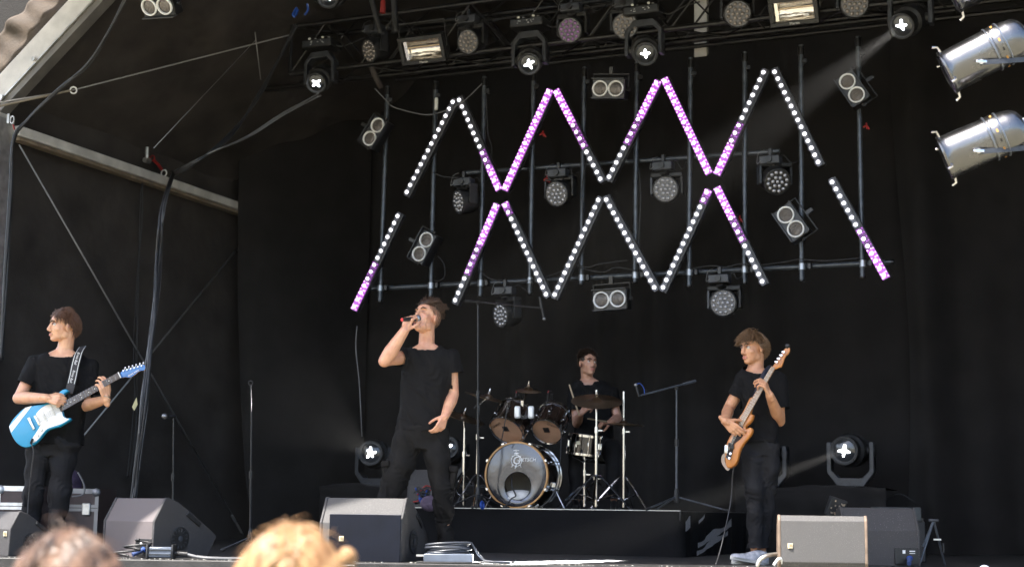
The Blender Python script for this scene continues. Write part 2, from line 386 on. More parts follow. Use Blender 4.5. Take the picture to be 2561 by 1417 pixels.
loom('cable_swag', [jit(b2, .016) for _ in range(4)], CABLEG, 'grey cables swagged from the purlin to the first moving head', .007)
b3 = [wp(410, 438)+V((.12, -.1, 0)), W(480, 410, 13.4), W(570, 345, 13.9), W(640, 250, 14.2), W(700, 150, 14.4), W(742, 65, 14.5)]
loom('cable_swag', [jit(b3, .02) for _ in range(3)], RUBBER, 'black cables rising from the purlin to the truss end', .012)
loom('cable_swag', [jit([W(320, -10, 12.4), W(230, 150, 12.6), W(140, 230, 12.8), W(70, 300, 13), W(35, 350, 13), W(25, 480, 13), W(14, 700, 13), W(3, 900, 13)], .012) for _ in range(3)], RUBBER, 'black cables along the rafter and down the corner post', .013)
loom('cable_drop', [jit([wp(360, 430), wp(350, 560), wp(345, 700), wp(340, 900), wp(335, 1050), wp(325, 1200)], .03) for _ in range(3)], RUBBER, 'thin black leads hanging down the side wall left of the bundle', .005)
wire('thin_line', [W(628, 0, 15), W(652, 200, 15.2)], .006, ROD, 'thin steel line hanging from the roof left of the truss', sub=0)
wire('thin_line', [W(640, 100, 14.5), W(385, 370, 13)], .003, ROD, 'very thin line from the clamp up to the roof', sub=0)
solo('tag_strip', MB().prism([(0, 0), (.025, .05), (.012, .11), (-.02, .03)], 0, .003, basis((1, 0, 0), (0, 0, 1), (0, -1, 0), W(336, 1026, 12.4))), mat('pale_yellow_tag', (.6, .55, .3), .7), 'pale yellow tag tied among the hanging leads', 'tag')

# ================================================================ truss, pipe grid
WG = 13.6
zt = (P(600, 215, WG).z+P(2230, 62, WG).z)/2
uA = uw(P(590, 215, WG))[0]; uB = uw(P(2390, 62, WG))[0]
TRB = mat('black_truss_tube', (.014, .013, .013), .4, .3, (15, .4))
t = thing('truss', 'black box truss across the stage carrying the moving heads', 'truss', S((uA+uB)/2, WG, zt))
uT = uw(P(730, 70, 13.2))[0]
for w_, z in ((WG, zt), (13.2, zt), (13.2, zt+.52), (WG, zt+.52)):
    MB().cyl(S(uT if z > zt or w_ < WG else uA, w_, z), S(uB, w_, z), .027, n=10).build('chord', TRB, t)
k = 0; u = uT
while u < uB-.3:
    for a_, c_ in (((13.2, zt), (13.2, zt+.52)), ((WG, zt), (WG, zt+.52)), ((13.2, zt), (WG, zt)), ((13.2, zt+.52), (WG, zt+.52))):
        p, q = (a_, c_) if k % 2 == 0 else (c_, a_)
        MB().cyl(S(u, *p), S(u+.42, *q), .011, n=6).build('brace', TRB, t)
    u += .42; k += 1
for w_, z in ((13.4, zt),):
    MB().cyl(S(uT, 13.2, zt), S(uT, 13.2, zt+.52), .02, n=8).build('end_post', TRB, t)
# second truss behind, higher
t = thing('truss', 'second black truss higher up behind the first', 'truss', S((uA+uB)/2, 14.6, zt+.75))
for w_, z in ((14.5, zt+.35), (14.5, zt+.8), (14.85, zt+.35)):
    MB().cyl(S(uT+.4, w_, z), S(uB+.5, w_, z), .025, n=8).build('chord', TRB, t)
u = uT+.4; k = 0
while u < uB+.1:
    a_, c_ = ((14.5, zt+.35), (14.5, zt+.8)) if k % 2 == 0 else ((14.5, zt+.8), (14.5, zt+.35))
    MB().cyl(S(u, *a_), S(u+.4, *c_), .01, n=6).build('brace', TRB, t); u += .4; k += 1
# slings, straps and loops on the truss
for i, (pts, r, m, lb) in enumerate([
    ([W(742, 20, 14.3), W(733, 35, 14.25), W(737, 42, 14.25), W(745, 25, 14.3)], .012, BLUE, 'blue rope loop hanging at the left end of the truss'),
    ([W(768, 10, 14.3), W(770, 25, 14.3), W(762, 38, 14.3)], .01, BLUE, 'short blue rope tail beside the first moving head'),
    ([W(928, -5, 14.2), W(940, 40, 14.2), W(952, 85, 14.2)], .028, BLKM, 'black strap hung over the truss chord at left'),
    ([W(985, -5, 14.2), W(988, 50, 14.2), W(990, 80, 14.2)], .03, BLKM, 'black strap hung down left of the flood light'),
    ([W(930, 170, 14.7), W(940, 195, 14.7), W(952, 218, 14.8)], .03, mat('brown_webbing', (.04, .032, .028), .8), 'brown webbing sling under the left wash light'),
    ([W(938, 222, 14.8), W(965, 250, 14.8), W(985, 268, 14.8), W(1050, 285, 14.8), W(1090, 284, 14.8), W(1150, 260, 14.8), W(1205, 210, 14.6)], .006, CABLEG, 'grey lead looping between the first pipes below the truss'),
    ([W(1080, 430, 14.9), W(1110, 442, 14.9), W(1150, 444, 14.9)], .006, RUBBER, 'black lead from the second pipe to the left wash light'),
    ]):
    wire('strap' if i in (2, 3, 4) else 'rope' if i < 2 else 'lead', pts, r, m, lb, 'strap' if i in (2, 3, 4) else 'rope' if i < 2 else 'cable', n=8)
solo('warning_lamp', MB().lathe([(.03, 0), (.03, .06), (.026, .07), (.026, .12), (.015, .14)], Matrix.Translation(W(957, 33, 14.6)), 12), mat('red_cap', (.3, .03, .025), .5), 'small red and grey cap among the truss braces', 'fitting')
# hanging pipes
CLAMP = mat('pale_steel_clamp', (.42, .45, .5), .35, .7)
pipes = [((970, 215), (950, 752)), ((1090, 203), (1077, 740)), ((1212, 192), (1201, 739)), ((1335, 180), (1325, 733)), ((1462, 168), (1453, 709)),
         ((1593, 156), (1588, 704)), ((1727, 145), (1723, 714)), ((1863, 130), (1862, 707)), ((2003, 113), (2005, 700)), ((2146, 92), (2157, 692))]
ordn = ['first', 'second', 'third', 'fourth', 'fifth', 'sixth', 'seventh', 'eighth', 'ninth', 'tenth']
bar0, bar1 = (920, 722), (2232, 655)
for i, (a_, b_) in enumerate(pipes):
    A = P(*a_, WG+.06); B = P(*b_, WG+.06)
    t = thing('hanging_pipe', f'black hanging pipe of the light frame, {ordn[i]} from the left', 'pipe', B, 'hanging pipes of the light frame')
    A.z = min(A.z, zt-.01)
    MB().cyl(B, A+V((0, 0, 0)), .024, n=12).build('tube', STEELB, t)
    d = (B-A).normalized()
    MB().cyl(A+d*.02, A+d*.10, .03, n=10).build('hook_clamp', TRB, t)
    MB().box(A+d*.16+V((.03, -.01, 0)), (.05, .05, .05)).build('coupler', BLK, t, bevel=.008)
    MB().cyl(B-d*.004, B+d*.012, .029, n=12).build('end_cap', TRB, t)
    yb = bar0[1]+(bar1[1]-bar0[1])*(b_[0]-bar0[0])/(bar1[0]-bar0[0])
    c = P(b_[0]+1, yb, WG+.06)
    MB().cyl(c-V((0, 0, .03)), c+V((0, 0, .03)), .032, n=10).build('clamp', CLAMP, t)
    MB().box(c+E1*.07, (.035, .05, .06), RZ.to_3x3()).build('clamp_jaw', BLK, t, bevel=.006)
t = thing('cross_pipe', 'long black cross pipe low across the hanging pipes', 'pipe', P(1576, 690, WG+.12))
MB().cyl(P(*bar0, WG+.12), P(*bar1, WG+.12), .024, n=12).build('tube', STEELB, t); MB().cyl(P(2229, 655, WG+.12), P(2236, 654.7, WG+.12), .027, n=12).build('end_cap', BLK, t)
t = thing('cross_pipe', 'black cross pipe through the middle of the light zigzag', 'pipe', P(1555, 405, WG+.12))
MB().cyl(P(1165, 432, WG+.12), P(1950, 378, WG+.12), .022, n=12).build('tube', STEELB, t); MB().cyl(P(1160, 432.3, WG+.12), P(1168, 431.7, WG+.12), .025, n=12).build('end_cap', BLK, t)
solo('cable_plug', MB().lathe([(.016, 0), (.02, .01), (.02, .1), (.014, .13)], basis((1, 0, 0), (0, 1, 0), (0, 0, 1), P(1091, 275, WG-.02)), 12), WHITEP, 'white labelled cable plug on the second hanging pipe', 'plug')
for pts, lb in [([(1570, 650), (1500, 660), (1470, 668), (1440, 660), (1462, 672), (1510, 680), (1540, 668), (1590, 676)], 'tangle of black leads on the low cross pipe, left of centre'),
                ([(1725, 672), (1780, 664), (1815, 668), (1850, 660), (1900, 662), (1960, 655), (2000, 648), (2060, 652), (2150, 645)], 'black leads tied along the low cross pipe at right'),
                ([(1185, 655), (1215, 690), (1250, 702), (1300, 705), (1370, 690), (1420, 672)], 'slack black lead under the low cross pipe at left'),
                ([(1095, 640), (1110, 660), (1112, 690), (1098, 702), (1085, 700)], 'black lead loop behind the lower left twin lamp'),
                ([(1460, 330), (1468, 350), (1468, 400), (1456, 470), (1460, 640)], 'thin black lead running down the fifth pipe'),
                ([(1598, 420), (1602, 500), (1598, 600), (1600, 680)], 'thin black lead running down the sixth pipe'),
                ([(1217, 240), (1220, 330), (1230, 370), (1226, 430)], 'thin black lead looping beside the third pipe')]:
    wire('lead', [P(*q, WG-.02) for q in pts], .006, RUBBER, lb)
for px, py, lb in ((1358, 335, 'red tape tail left of the fifth pipe'), (1368, 448, 'red star shaped tape knot by the second wash light'), (2167, 316, 'small red tape ring beside the tenth pipe'), (1850, 548, 'small red tag beside the eighth pipe')):
    b = MB(); b.tube([P(px-8, py+3, WG), P(px, py-2, WG-.01), P(px+7, py+8, WG)], .009, 6, 3); b.tube([P(px, py-9, WG), P(px+1, py+6, WG-.01)], .007, 6)
    solo('red_tape', b, RED, lb, 'tape')
# ================================================================ LED bars
WL = mat('lit_white_led', (.9, .9, .92), .3, emit=((1, .98, 1), 1.3))
PL = mat('lit_purple_led', (.8, .3, .9), .3, emit=((.86, .46, .96), .78))
PLD = mat('dim_purple_led', (.5, .2, .6), .3, emit=((.62, .12, .85), .26)); PGX = mat('dim_purple_cover', (.12, .05, .16), .35, emit=((.4, .04, .6), .05))
PG = mat('purple_lit_cover', (.25, .06, .35), .35, emit=((.56, .12, .76), .24))
HOUS = mat('led_bar_housing', (.03, .03, .036), .4, 0, (30, .3))
COVER = mat('led_bar_cover', (.09, .09, .115), .3, 0, (30, .2))
m_led = None
bars = [((1132, 255), (1017, 480), None, 'all white LED light bar, first of the upper zigzag from the left'),
 ((1148, 250), (1243, 468), (8, 14), 'light bar white above and purple below, second of the upper zigzag'),
 ((1371, 230), (1263, 467), (0, 14), 'all purple light bar leaning right, third of the upper zigzag'),
 ((1391, 232), (1501, 447), (0, 9), 'purple over white light bar leaning left, fourth of the upper zigzag'),
 ((1641, 208), (1523, 442), (0, 9), 'purple over white light bar leaning right, fifth of the upper zigzag'),
 ((1662, 203), (1768, 427), (0, 14), 'all purple light bar leaning left, sixth of the upper zigzag'),
 ((1909, 181), (1794, 427), (7, 14), 'white over purple light bar leaning right, seventh of the upper zigzag'),
 ((1937, 180), (2046, 405), None, 'all white light bar leaning left at the right end of the upper zigzag'),
 ((994, 540), (886, 766), (7, 14), 'white over purple light bar, leftmost and lowest of all, above the singer'),
 ((1238, 516), (1138, 750), (0, 10), 'purple over white light bar leaning right, second of the lower zigzag'),
 ((1263, 514), (1365, 735), (0, 2), 'light bar with only its top two lamps purple, third of the lower zigzag'),
 ((1496, 500), (1387, 736), None, 'all white light bar leaning right, middle of the lower zigzag'),
 ((1516, 499), (1636, 718), None, 'all white light bar leaning left, middle of the lower zigzag'),
 ((1767, 481), (1658, 718), (0, 2), 'light bar leaning right with its top two lamps purple, lower zigzag'),
 ((1794, 476), (1906, 703), (0, 8), 'purple over white light bar leaning left, right half of lower zigzag'),
 ((2081, 455), (2210, 688), (7, 14), 'white over purple light bar, rightmost of the lower row')]
NL = 14; led_mesh = None
for a_, b_, pur, lb in bars:
    A = P(*a_, WG-.1); B = P(*b_, WG-.1); d = (B-A); L = d.length; d.normalize()
    nrm = -E2; sd_ = d.cross(nrm).normalized()
    M = basis(sd_, d, sd_.cross(d), A); nz = 1 if (sd_.cross(d)).dot(nrm) > 0 else -1
    if nz < 0: sd_ = -sd_; M = basis(sd_, d, sd_.cross(d), A)
    t = thing('led_bar', lb, 'light bar', group='LED light bars of the zigzag', M=M)
    w2 = .036; sh = .014*(1 if sd_.x > 0 else -1)
    MB().box((sh, L/2, -.045), (.076, L+.085, .06)).build('housing', HOUS, t, world=False, bevel=.006)
    step = L/(NL-1)
    # scalloped cover strip
    out = []
    for s_ in (1, -1):
        k = range(-2, NL*4) if s_ > 0 else range(NL*4-1, -3, -1)
        for i in k:
            y = i*step/4; y = max(-.04, min(L+.04, y)); out.append((s_*(.027+.007*math.cos(2*math.pi*y/step)), y))
    o2 = [p for i, p in enumerate(out) if i == 0 or (abs(p[0]-out[i-1][0])+abs(p[1]-out[i-1][1])) > 1e-4]
    MB().prism(o2, -.0145, -.002, Matrix()).build('cover', COVER, t, world=False)
    if led_mesh is None:
        q = MB().lathe([(.0178, -.006), (.0178, .002), (.015, .008), (.009, .0115), (.001, .0125)], n=14); led_mesh = q.build('led_lens', WL, t, world=False); first = led_mesh
        first.location = (0, 0, 0); rng = range(1, NL)
    else: rng = range(NL)
    for i in rng: share(first, t, Matrix.Translation((0, i*step, 0)))
    for i in (NL//2-.5,): MB().box((0, i*step, .000), (.07, .006, .012)).build('strap', BLK, t, world=False)
    if pur:
        q = MB(); y0 = max(-.035, pur[0]*step-.03); y1 = min(L+.038, (pur[1]-1)*step+.035)
        # the run of lamps fades out towards the white end
        full = pur == (0, 14); dn_ = .0 if full else (.42 if pur[1]-pur[0] > 2 else .6); yd0, yd1 = (y0, y0+(y1-y0)*dn_) if pur[0] > 0 else (y1-(y1-y0)*dn_, y1)
        yb0, yb1 = (yd1, y1) if pur[0] > 0 else (y0, yd0)
        if full: yb0, yb1 = y0, y1
        MB().box((sh*.5, (yb0+yb1)/2, -.0095), (.07, yb1-yb0, .0215)).build('lit_cover', PG, t, world=False)
        if not full: MB().box((sh*.5, (yd0+yd1)/2, -.0095), (.07, yd1-yd0, .0215)).build('lit_cover', PGX, t, world=False)
        q2 = MB()
        n_ = max(2, int((y1-y0)/step*2.0))
        for i in range(n_):
            y = y0+.012+(y1-y0-.024)*i/(n_-1)
            dim = (not full) and yd0 <= y <= yd1; edge = .8 if dim else 1; qq = q2 if dim else q
            for x in (-.027, .027, -.009 if i % 2 else .009):
                qq.ell((x+sh*.5, y+random.uniform(-.003, .003), .003), (.0078*edge, .0078*edge, .006), n=8, m=5)
        q.build('small_leds', PL, t, world=False)['kind'] = 'stuff'
        if q2.v: q2.build('small_leds', PLD, t, world=False)['kind'] = 'stuff'
    # mounting bracket to the frame
    MB().box((0, L*.5, -.1), (.05, .05, .06)).build('mount', BLK, t, world=False)

# ================================================================ twin blinder lamps
RINGM = mat('white_lamp_ring', (.92, .92, .94), .3, .0, emit=None)
GLASS = mat('ribbed_lamp_glass', (.2, .18, .17), .2, .6, (6, .5), (1, .9, .02), aniso=(140, 12, 12))
def blinder(c0, c1, w_, lb, tilt=0, face=None, yoke=True, warm=False):
    A = P(*c0, w_); B = P(*c1, w_); x = (B-A); sp = x.length; x.normalize()
    n_ = -E2*math.cos(tilt)+V((0, 0, -1))*math.sin(tilt)
    if face: n_ = V(face).normalized()
    x = (x-n_*x.dot(n_)).normalized(); y = n_.cross(x); k = sp/.16
    M = basis(x, y, n_, (A+B)/2)
    t = thing('twin_lamp', lb, 'lamp', group='twin blinder lamps', M=M)
    hw, hh, dp = .165*k, .098*k, .13*k
    b = MB(); b.box((0, 0, -dp/2), (2*hw, 2*hh, dp)); b.build('housing', BLK, t, world=False, bevel=.006*k)
    MB().box((0, 0, .002), (2*hw-.02*k, 2*hh-.03*k, .004)).build('front_plate', GREYP, t, world=False)
    for s_ in (-1, 1):
        MB().box((0, s_*(hh-.004*k), .02*k), (2*hw, .008*k, .055*k)).build('lip', GREYP, t, world=False)
        m_ = Matrix.Translation((s_*sp/2, 0, .006))
        o = MB().lathe([(.066*k, 0), (.078*k, .002), (.079*k, .016), (.074*k, .022), (.066*k, .02), (.062*k, .004)], m_, 28, caps=False).build('ring', RINGM, t, world=False)
        MB().lathe([(.001, .016*k), (.03*k, .0135*k), (.05*k, .008*k), (.064*k, -.002)], m_, 24, caps=False).build('lens', GLASS, o, world=False)
        MB().cyl((s_*(hw+.03*k), 0, -dp*.5), (s_*hw, 0, -dp*.5), .018*k, n=8).build('knob', BLKM, t, world=False)
    if yoke:
        b = MB(); up = 1 if y.z >= -.2 else -1
        b.tube([(-hw-.015*k, 0, -dp*.5), (-hw-.015*k, up*(hh+.05*k), -dp*.5), (hw+.015*k, up*(hh+.05*k), -dp*.5), (hw+.015*k, 0, -dp*.5)], .008*k, 6)
        b.build('yoke', BLK, t, world=False)
        MB().box((0, up*(hh+.085*k), -dp*.5), (.035*k, .07*k, .035*k)).build('clamp', BLK, t, world=False)
    return t
blinder((376, 17), (413, 15), 10.1, 'twin round lamp hanging alone at the top left under the roof', R(35))
blinder((926, 347), (946, 314), WG-.22, 'tilted twin lamp on the leftmost hanging pipe')
blinder((1502, 222), (1541, 222), WG-.2, 'level twin lamp under the truss, top centre', R(8))
blinder((2120, 205), (2143, 238), WG-.22, 'tilted twin lamp on the rightmost hanging pipe', )
blinder((1050, 635), (1068, 600), WG-.22, 'tilted twin lamp above the singer on the second hanging pipe')
blinder((1966, 538), (1991, 573), WG-.22, 'tilted twin lamp on the ninth hanging pipe at right')
blinder((1505, 750), (1546, 747), WG-.15, 'level twin lamp under the low cross pipe above the drums', R(5))

# ================================================================ LED wash heads
LENSD = mat('clear_led_lens', (.5, .5, .54), .15, .6, (30, .3))
LENSP = mat('purple_tinted_lens', (.4, .22, .5), .15, .5, (30, .3))
FACEM = mat('wash_face', (.12, .12, .13), .4, .3)
lens_me = {}
def wash(base, facec, w_, face, lb, k=1., lens=LENSD, hang=True, facem=None):
    "moving wash light: base on its clamp, U yoke, round head with 19 lenses"
    Bp = P(*base, w_); n_ = V(face).normalized()
    t = thing('wash_light', lb, 'wash light', Bp, 'LED wash moving heads')
    yax = V((-n_.y, n_.x, 0)).normalized() if abs(n_.z) < .98 else E1; yax = -yax if yax.x < 0 else yax
    if abs(yax.x) < .35: yax = E1.copy()
    b = MB(); b.box(Bp, (.2*k, .13*k, .085*k), RZ.to_3x3()); b.build('base', GREYP, t, bevel=.012*k)
    MB().cyl(Bp-E2*.065*k, Bp-E2*.085*k, .03*k, n=14).build('base_knob', BLK, t)
    MB().box(Bp+V((0, 0, .08*k)), (.035*k, .035*k, .08*k), RZ.to_3x3()).build('clamp', BLK, t, bevel=.005)
    C = P(*facec, w_-.02)-n_*.1*k; top = V((C.x, C.y, Bp.z-.05*k)); 
    for s_ in (-1, 1):
        a = C+yax*(.148*k*s_); o = V((a.x, a.y, max(C.z+.12*k, Bp.z-.14*k)))
        b = MB(); b.rings([[q+yax*(x*.012*k)+yax.cross(V((0, 0, 1)))*(y*.045*k) for x, y in ((-1, -1), (-1, 1), (1, 1), (1, -1))] for q in (a-V((0, 0, .05*k)), a, o)])
        b.build('yoke_arm', GREYP if s_ < 0 else BLKM, t, bevel=.004)
    b = MB(); zc = max(C.z+.12*k, Bp.z-.14*k)
    b.box(V((C.x, C.y, zc+.02*k)), (.315*k, .1*k, .05*k), Matrix((yax, V((0, 0, 1)).cross(yax), V((0, 0, 1)))).transposed()); b.build('yoke_bridge', BLKM, t, bevel=.012*k)
    MB().cyl(V((C.x, C.y, zc+.03*k)), Bp-V((0, 0, .03*k)), .05*k, n=12).build('neck', BLKM, t)
    x, y, z = frame(n_); M = basis(x, y, n_, C)
    hd_ = MB().lathe([(.05*k, -.12*k), (.1*k, -.1*k), (.128*k, -.03*k), (.132*k, .06*k), (.128*k, .1*k), (.118*k, .105*k), (.117*k, .09*k)], M, 32, caps=True).build('head', BLKM, t)
    MB().cyl(M @ V((0, 0, .088*k)), M @ V((0, 0, .096*k)), .1175*k, n=32).build('face_plate', facem or FACEM, hd_)
    q0 = Bp+V((.08*k, .03, .02*k)); rs_ = random.Random(int(base[0])); MB().tube([q0, q0+V((.05, .02, .05*k)), q0+V((.10+rs_.uniform(-.05, .08), .03, -.03*rs_.random())), q0+V((.2+rs_.uniform(-.08, .1), .06, .06))], .006, 6, 5).build('power_lead', RUBBER, t, ang=180)
    MB().tube([Bp+V((-.07*k, -.02, .03)), Bp+V((-.13*k, -.03, -.01-.03*rs_.random())), Bp+V((-.11*k, 0, .07)), Bp+V((-.05*k, .03, .11))], .003, 5, 5).build('safety_bond', ROD, t, ang=180)
    key = lens.name
    if key not in lens_me: lens_me[key] = MB().lathe([(.0195, 0), (.018, .006), (.012, .0125), (.001, .016)], n=10).mesh('lens'); lens_me[key].materials.append(lens); lens_me[key].polygons.foreach_set('use_smooth', [True]*len(lens_me[key].polygons))
    pos = [(0, 0)]+[(.0445*math.cos(a), .0445*math.sin(a)) for a in [i*math.pi/3 for i in range(6)]]+[(.09*math.cos(a), .09*math.sin(a)) for a in [i*math.pi/6+.26 for i in range(12)]]
    for px, py in pos:
        o = bpy.data.objects.new('lens', lens_me[key]); COL.objects.link(o); o.parent = hd_; PM[o.name] = PM[t.name]
        o.matrix_local = PM[t.name].inverted() @ M @ Matrix.Translation((px*k, py*k, .096*k)) @ Matrix.Scale(k, 4)
    return t
wash((1160, 457), (1146, 505), WG-.05, (-.88, -.45, -.2), 'wash light turned to the left, left end of the middle cross pipe')
wash((1397, 435), (1391, 485), WG-.05, (-.45, -.85, -.3), 'wash light on the middle cross pipe between fourth and fifth pipes')
wash((1659, 417), (1664, 473), WG-.05, (-.28, -.95, -.16), 'wash light facing forward on the middle cross pipe, centre')
wash((1927, 402), (1945, 455), WG-.05, (.12, -.9, -.42), 'wash light at the right end of the middle cross pipe', facem=BLK)
wash((1263, 728), (1251, 788), WG-.05, (-.8, -.58, -.16), 'wash light turned left below the low cross pipe, over the drums')
wash((1800, 698), (1808, 757), WG-.05, (-.3, -.95, -.1), 'wash light facing forward under the low cross pipe at right')
BROWNL = mat('warm_grey_lens', (.36, .32, .3), .2, .5, (30, .3))
wash((938, 75), (922, 128), 13.15, (-.75, -.55, -.35), 'wash light on the truss left of the big flood light', lens=BROWNL)
wash((1172, 52), (1169, 105), 13.15, (-.5, -.8, -.3), 'wash light on the truss right of the left flood light', lens=BROWNL)
wash((1430, 22), (1424, 76), 13.15, (-.4, -.85, -.3), 'purple tinted wash light on the truss', lens=LENSP)
wash((1565, 12), (1563, 65), 13.15, (-.25, -.9, -.3), 'wash light on the truss half hidden by a moving head', lens=BROWNL)
wash((1845, -15), (1845, 35), 13.15, (-.1, -.92, -.32), 'wash light on the truss left of the right flood light', lens=BROWNL)
wash((2140, -40), (2138, 10), 13.15, (-.1, -.92, -.3), 'wash light at the top edge right of the right flood light', lens=BROWNL)

# ================================================================ moving heads with a bright star in the lens
STAR = mat('lit_gobo', (1, 1, 1), .3, emit=((.92, .96, 1), 9))
MHL = mat('dark_front_glass', (.03, .032, .036), .06, 0, spec=.8)
DISP = mat('display_panel', (.22, .24, .27), .25, 0, (60, .5)); DISPL = mat('display_marks', (.75, .78, .8), .4)
def star(seed, r):
    rnd = random.Random(seed); out = []; n = 4 if seed % 2 else 5
    for i in range(n):
        a = 2*math.pi*i/n+rnd.uniform(-.25, .25)+seed*.7; l = r*rnd.uniform(.72, 1.08)
        out += [(l*math.cos(a-.13), l*math.sin(a-.13)), (l*1.06*math.cos(a), l*1.06*math.sin(a)), (l*math.cos(a+.13), l*math.sin(a+.13)), (.34*r*math.cos(a+math.pi/n), .34*r*math.sin(a+math.pi/n))]
    return out
BEAMS = []
def mover(lensc, w_, face, lb, k=1., hang=True, seed=1, head=True, basec=None):
    n_ = V(face).normalized(); Lp = P(*lensc, w_)
    C = Lp-n_*.24*k; zb = 1 if hang else -1
    t = thing('moving_head', lb, 'moving head', C+V((0, 0, zb*.46*k)), 'moving head spotlights')
    x = E1.copy() if abs(n_.dot(E1)) < .75 else V((-n_.y, n_.x, 0)).normalized()
    x = x if x.x > 0 else -x; up = V((0, 0, zb)); dp = up.cross(x).normalized()
    Bc = C+up*.40*k
    My = basis(x, up, x.cross(up), C)
    # yoke: chamfered U
    o_ = .205*k; i_ = .165*k; h = .315*k
    out = [(-o_, -.07*k), (-o_, h*.62), (-o_*.55, h), (o_*.55, h), (o_, h*.62), (o_, -.07*k), (i_, -.07*k), (i_, h*.56), (i_*.62, h-.075*k), (-i_*.62, h-.075*k), (-i_, h*.56), (-i_, -.07*k)]
    MB().prism(out, -.06*k, .06*k, My).build('yoke', GREYP, t, bevel=.006)
    for s_ in (-1, 1): MB().cyl(My @ V((s_*o_*1.03, 0, 0)), My @ V((s_*i_*.8, 0, 0)), .05*k, n=14).build('pivot', BLKM, t)
    Mb = basis(x, x.cross(up)*-1 if False else dp, up, Bc)
    MB().box((0, 0, 0), (.4*k, .27*k, .1*k)).build('base', BLKM, t, world=False, bevel=.015*k).matrix_local = PM[t.name].inverted() @ Mb
    fr = V((0, -1, 0)); fr = dp if dp.dot(fr) > 0 else -dp
    MB().box((0, 0, 0), (.36*k, .006, .07*k)).build('panel', DISP if not hang else GREYP, t, world=False, bevel=.003).matrix_local = PM[t.name].inverted() @ basis(x, fr, x.cross(fr), Bc+fr*.137*k)
    q = MB(); rnd = random.Random(seed+50)
    for i in range(9): q.box((rnd.choice((-.1, -.07, .02, .06, .09))*k+rnd.uniform(-.01, .01), .0045, rnd.uniform(-.022, .022)*k), (.02*k*rnd.uniform(.4, 1), .003, .005*k))
    if not hang: q.box((-.02*k, .0045, -.008*k), (.08*k, .003, .028*k))
    o = q.build('display_marks', DISPL, t, world=False); o['kind'] = 'stuff'; o.matrix_local = PM[t.name].inverted() @ basis(x, fr, x.cross(fr), Bc+fr*.137*k)
    if hang:
        for s_ in (-1, 1): MB().cyl(Bc+x*(.09*k*s_)+up*.05*k, Bc+x*(.09*k*s_)+up*.1*k, .014, n=8).build('clamp', ALU, t); MB().ell(Bc+x*(.09*k*s_)+fr*.14*k+up*.055*k, (.016, .016, .012), n=8, m=5).build('clamp_nut', WHITEP, t)
    rs_ = random.Random(seed); q0 = Bc+x*(.17*k); MB().tube([q0, q0+x*.1+V((0, .02, -.04*rs_.random()-.02)), q0+x*(.22+.1*rs_.random())+V((0, .04, .03)), q0+x*(.34+.1*rs_.random())+V((0, .08, .07 if hang else -.05))], .007, 6, 5).build('power_lead', RUBBER, t, ang=180)
    # head
    xx, yy, zz = frame(n_); M = basis(xx, yy, n_, C)
    prof = [(.06, -.25), (.11, -.235), (.135, -.18), (.14, -.02), (.15, .05), (.145, .1), (.118, .12), (.118, .2), (.124, .205), (.124, .25), (.112, .25), (.098, .225)]
    hd_ = MB().lathe([(r*k, z*k) for r, z in prof], M, 32, caps=True).build('head', BLKM, t)
    for z in (-.12, -.07, -.02): MB().torus(M @ V((0, 0, z*k)), n_, .141*k, .005*k, 28, 6).build('vent_ring', BLK, hd_)
    MB().torus(M @ V((0, 0, .236*k)), n_, .108*k, .007*k, 30, 8).build('lens_ring', GREYP, hd_)
    MB().lathe([(.1*k, .222*k), (.07*k, .234*k), (.03*k, .24*k), (.001, .242*k)], M, 28, caps=False).build('lens', MHL, hd_)
    MB().prism(star(seed, .056*k), .2425*k, .2445*k, M).build('lit_gobo', STAR, hd_)
    BEAMS.append((M @ V((0, 0, .26*k)), n_.copy(), seed)); return t
mover((790, 208), 13.0, (-.12, -.86, -.5), 'moving head with lit star on the truss, leftmost', .88, True, 1)
mover((820, -8), 12.75, (-.1, -.9, -.42), 'moving head with lit cross cut by the top edge of the picture', .95, True, 3)
mover((1323, 160), 13.0, (-.06, -.87, -.48), 'moving head with lit star on the truss, left of centre', .88, True, 5)
mover((1615, 135), 13.0, (-.03, -.87, -.48), 'moving head with lit star on the truss, right of centre', .9, True, 7)
mover((2255, 65), 13.0, (-.55, -.68, -.5), 'moving head at the right end of the truss sending a beam down left', .95, True, 9)
mover((927, 1132), 14.7, (-.12, -.99, .02), 'floor moving head with lit star left of the singer', 1.1, False, 2)
mover((1118, 1118), 14.7, (-.1, -.97, .1), 'floor moving head mostly hidden behind the singer', 1., False, 4)
mover((1905, 1132), 14.9, (-.3, -.95, 0), 'floor moving head mostly hidden behind the bass player', 1.12, False, 6)
mover((2111, 1126), 14.7, (-.45, -.88, -.05), 'floor moving head with lit star at right sending a beam left', 1.12, False, 11)
# cloth-covered plinths under the floor heads
def plinth(px0, px1, ptop_, w_, lb):
    A = P(px0, ptop_, w_-.35); B = P(px1, ptop_, w_-.35); z = (A.z+B.z)/2; ua, ub = uw(A)[0], uw(B)[0]
    def f(a, c):
        # wrap: front face then top
        u = ua+(ub-ua)*a; sag = .012*math.sin(u*9+c*7)+.02*math.sin(u*3.1+c*14)*(c < .6)+.008*math.sin(u*23+c*5)
        if c < .7: k = c/.7; return S(u, w_-.35+sag*.9-.02*(1-k), z*k)
        k = (c-.7)/.3; return S(u, w_-.35+.8*k, z+sag*.5+.015*math.sin(u*6))
    return cloth('draped_plinth', f, 70, 34, CURT, lb, 'plinth')
plinth(800, 1210, 1212, 14.75, 'low plinth under black cloth carrying the left floor moving heads')
plinth(1840, 2215, 1215, 14.75, 'low plinth under crumpled black cloth carrying the right floor moving heads')

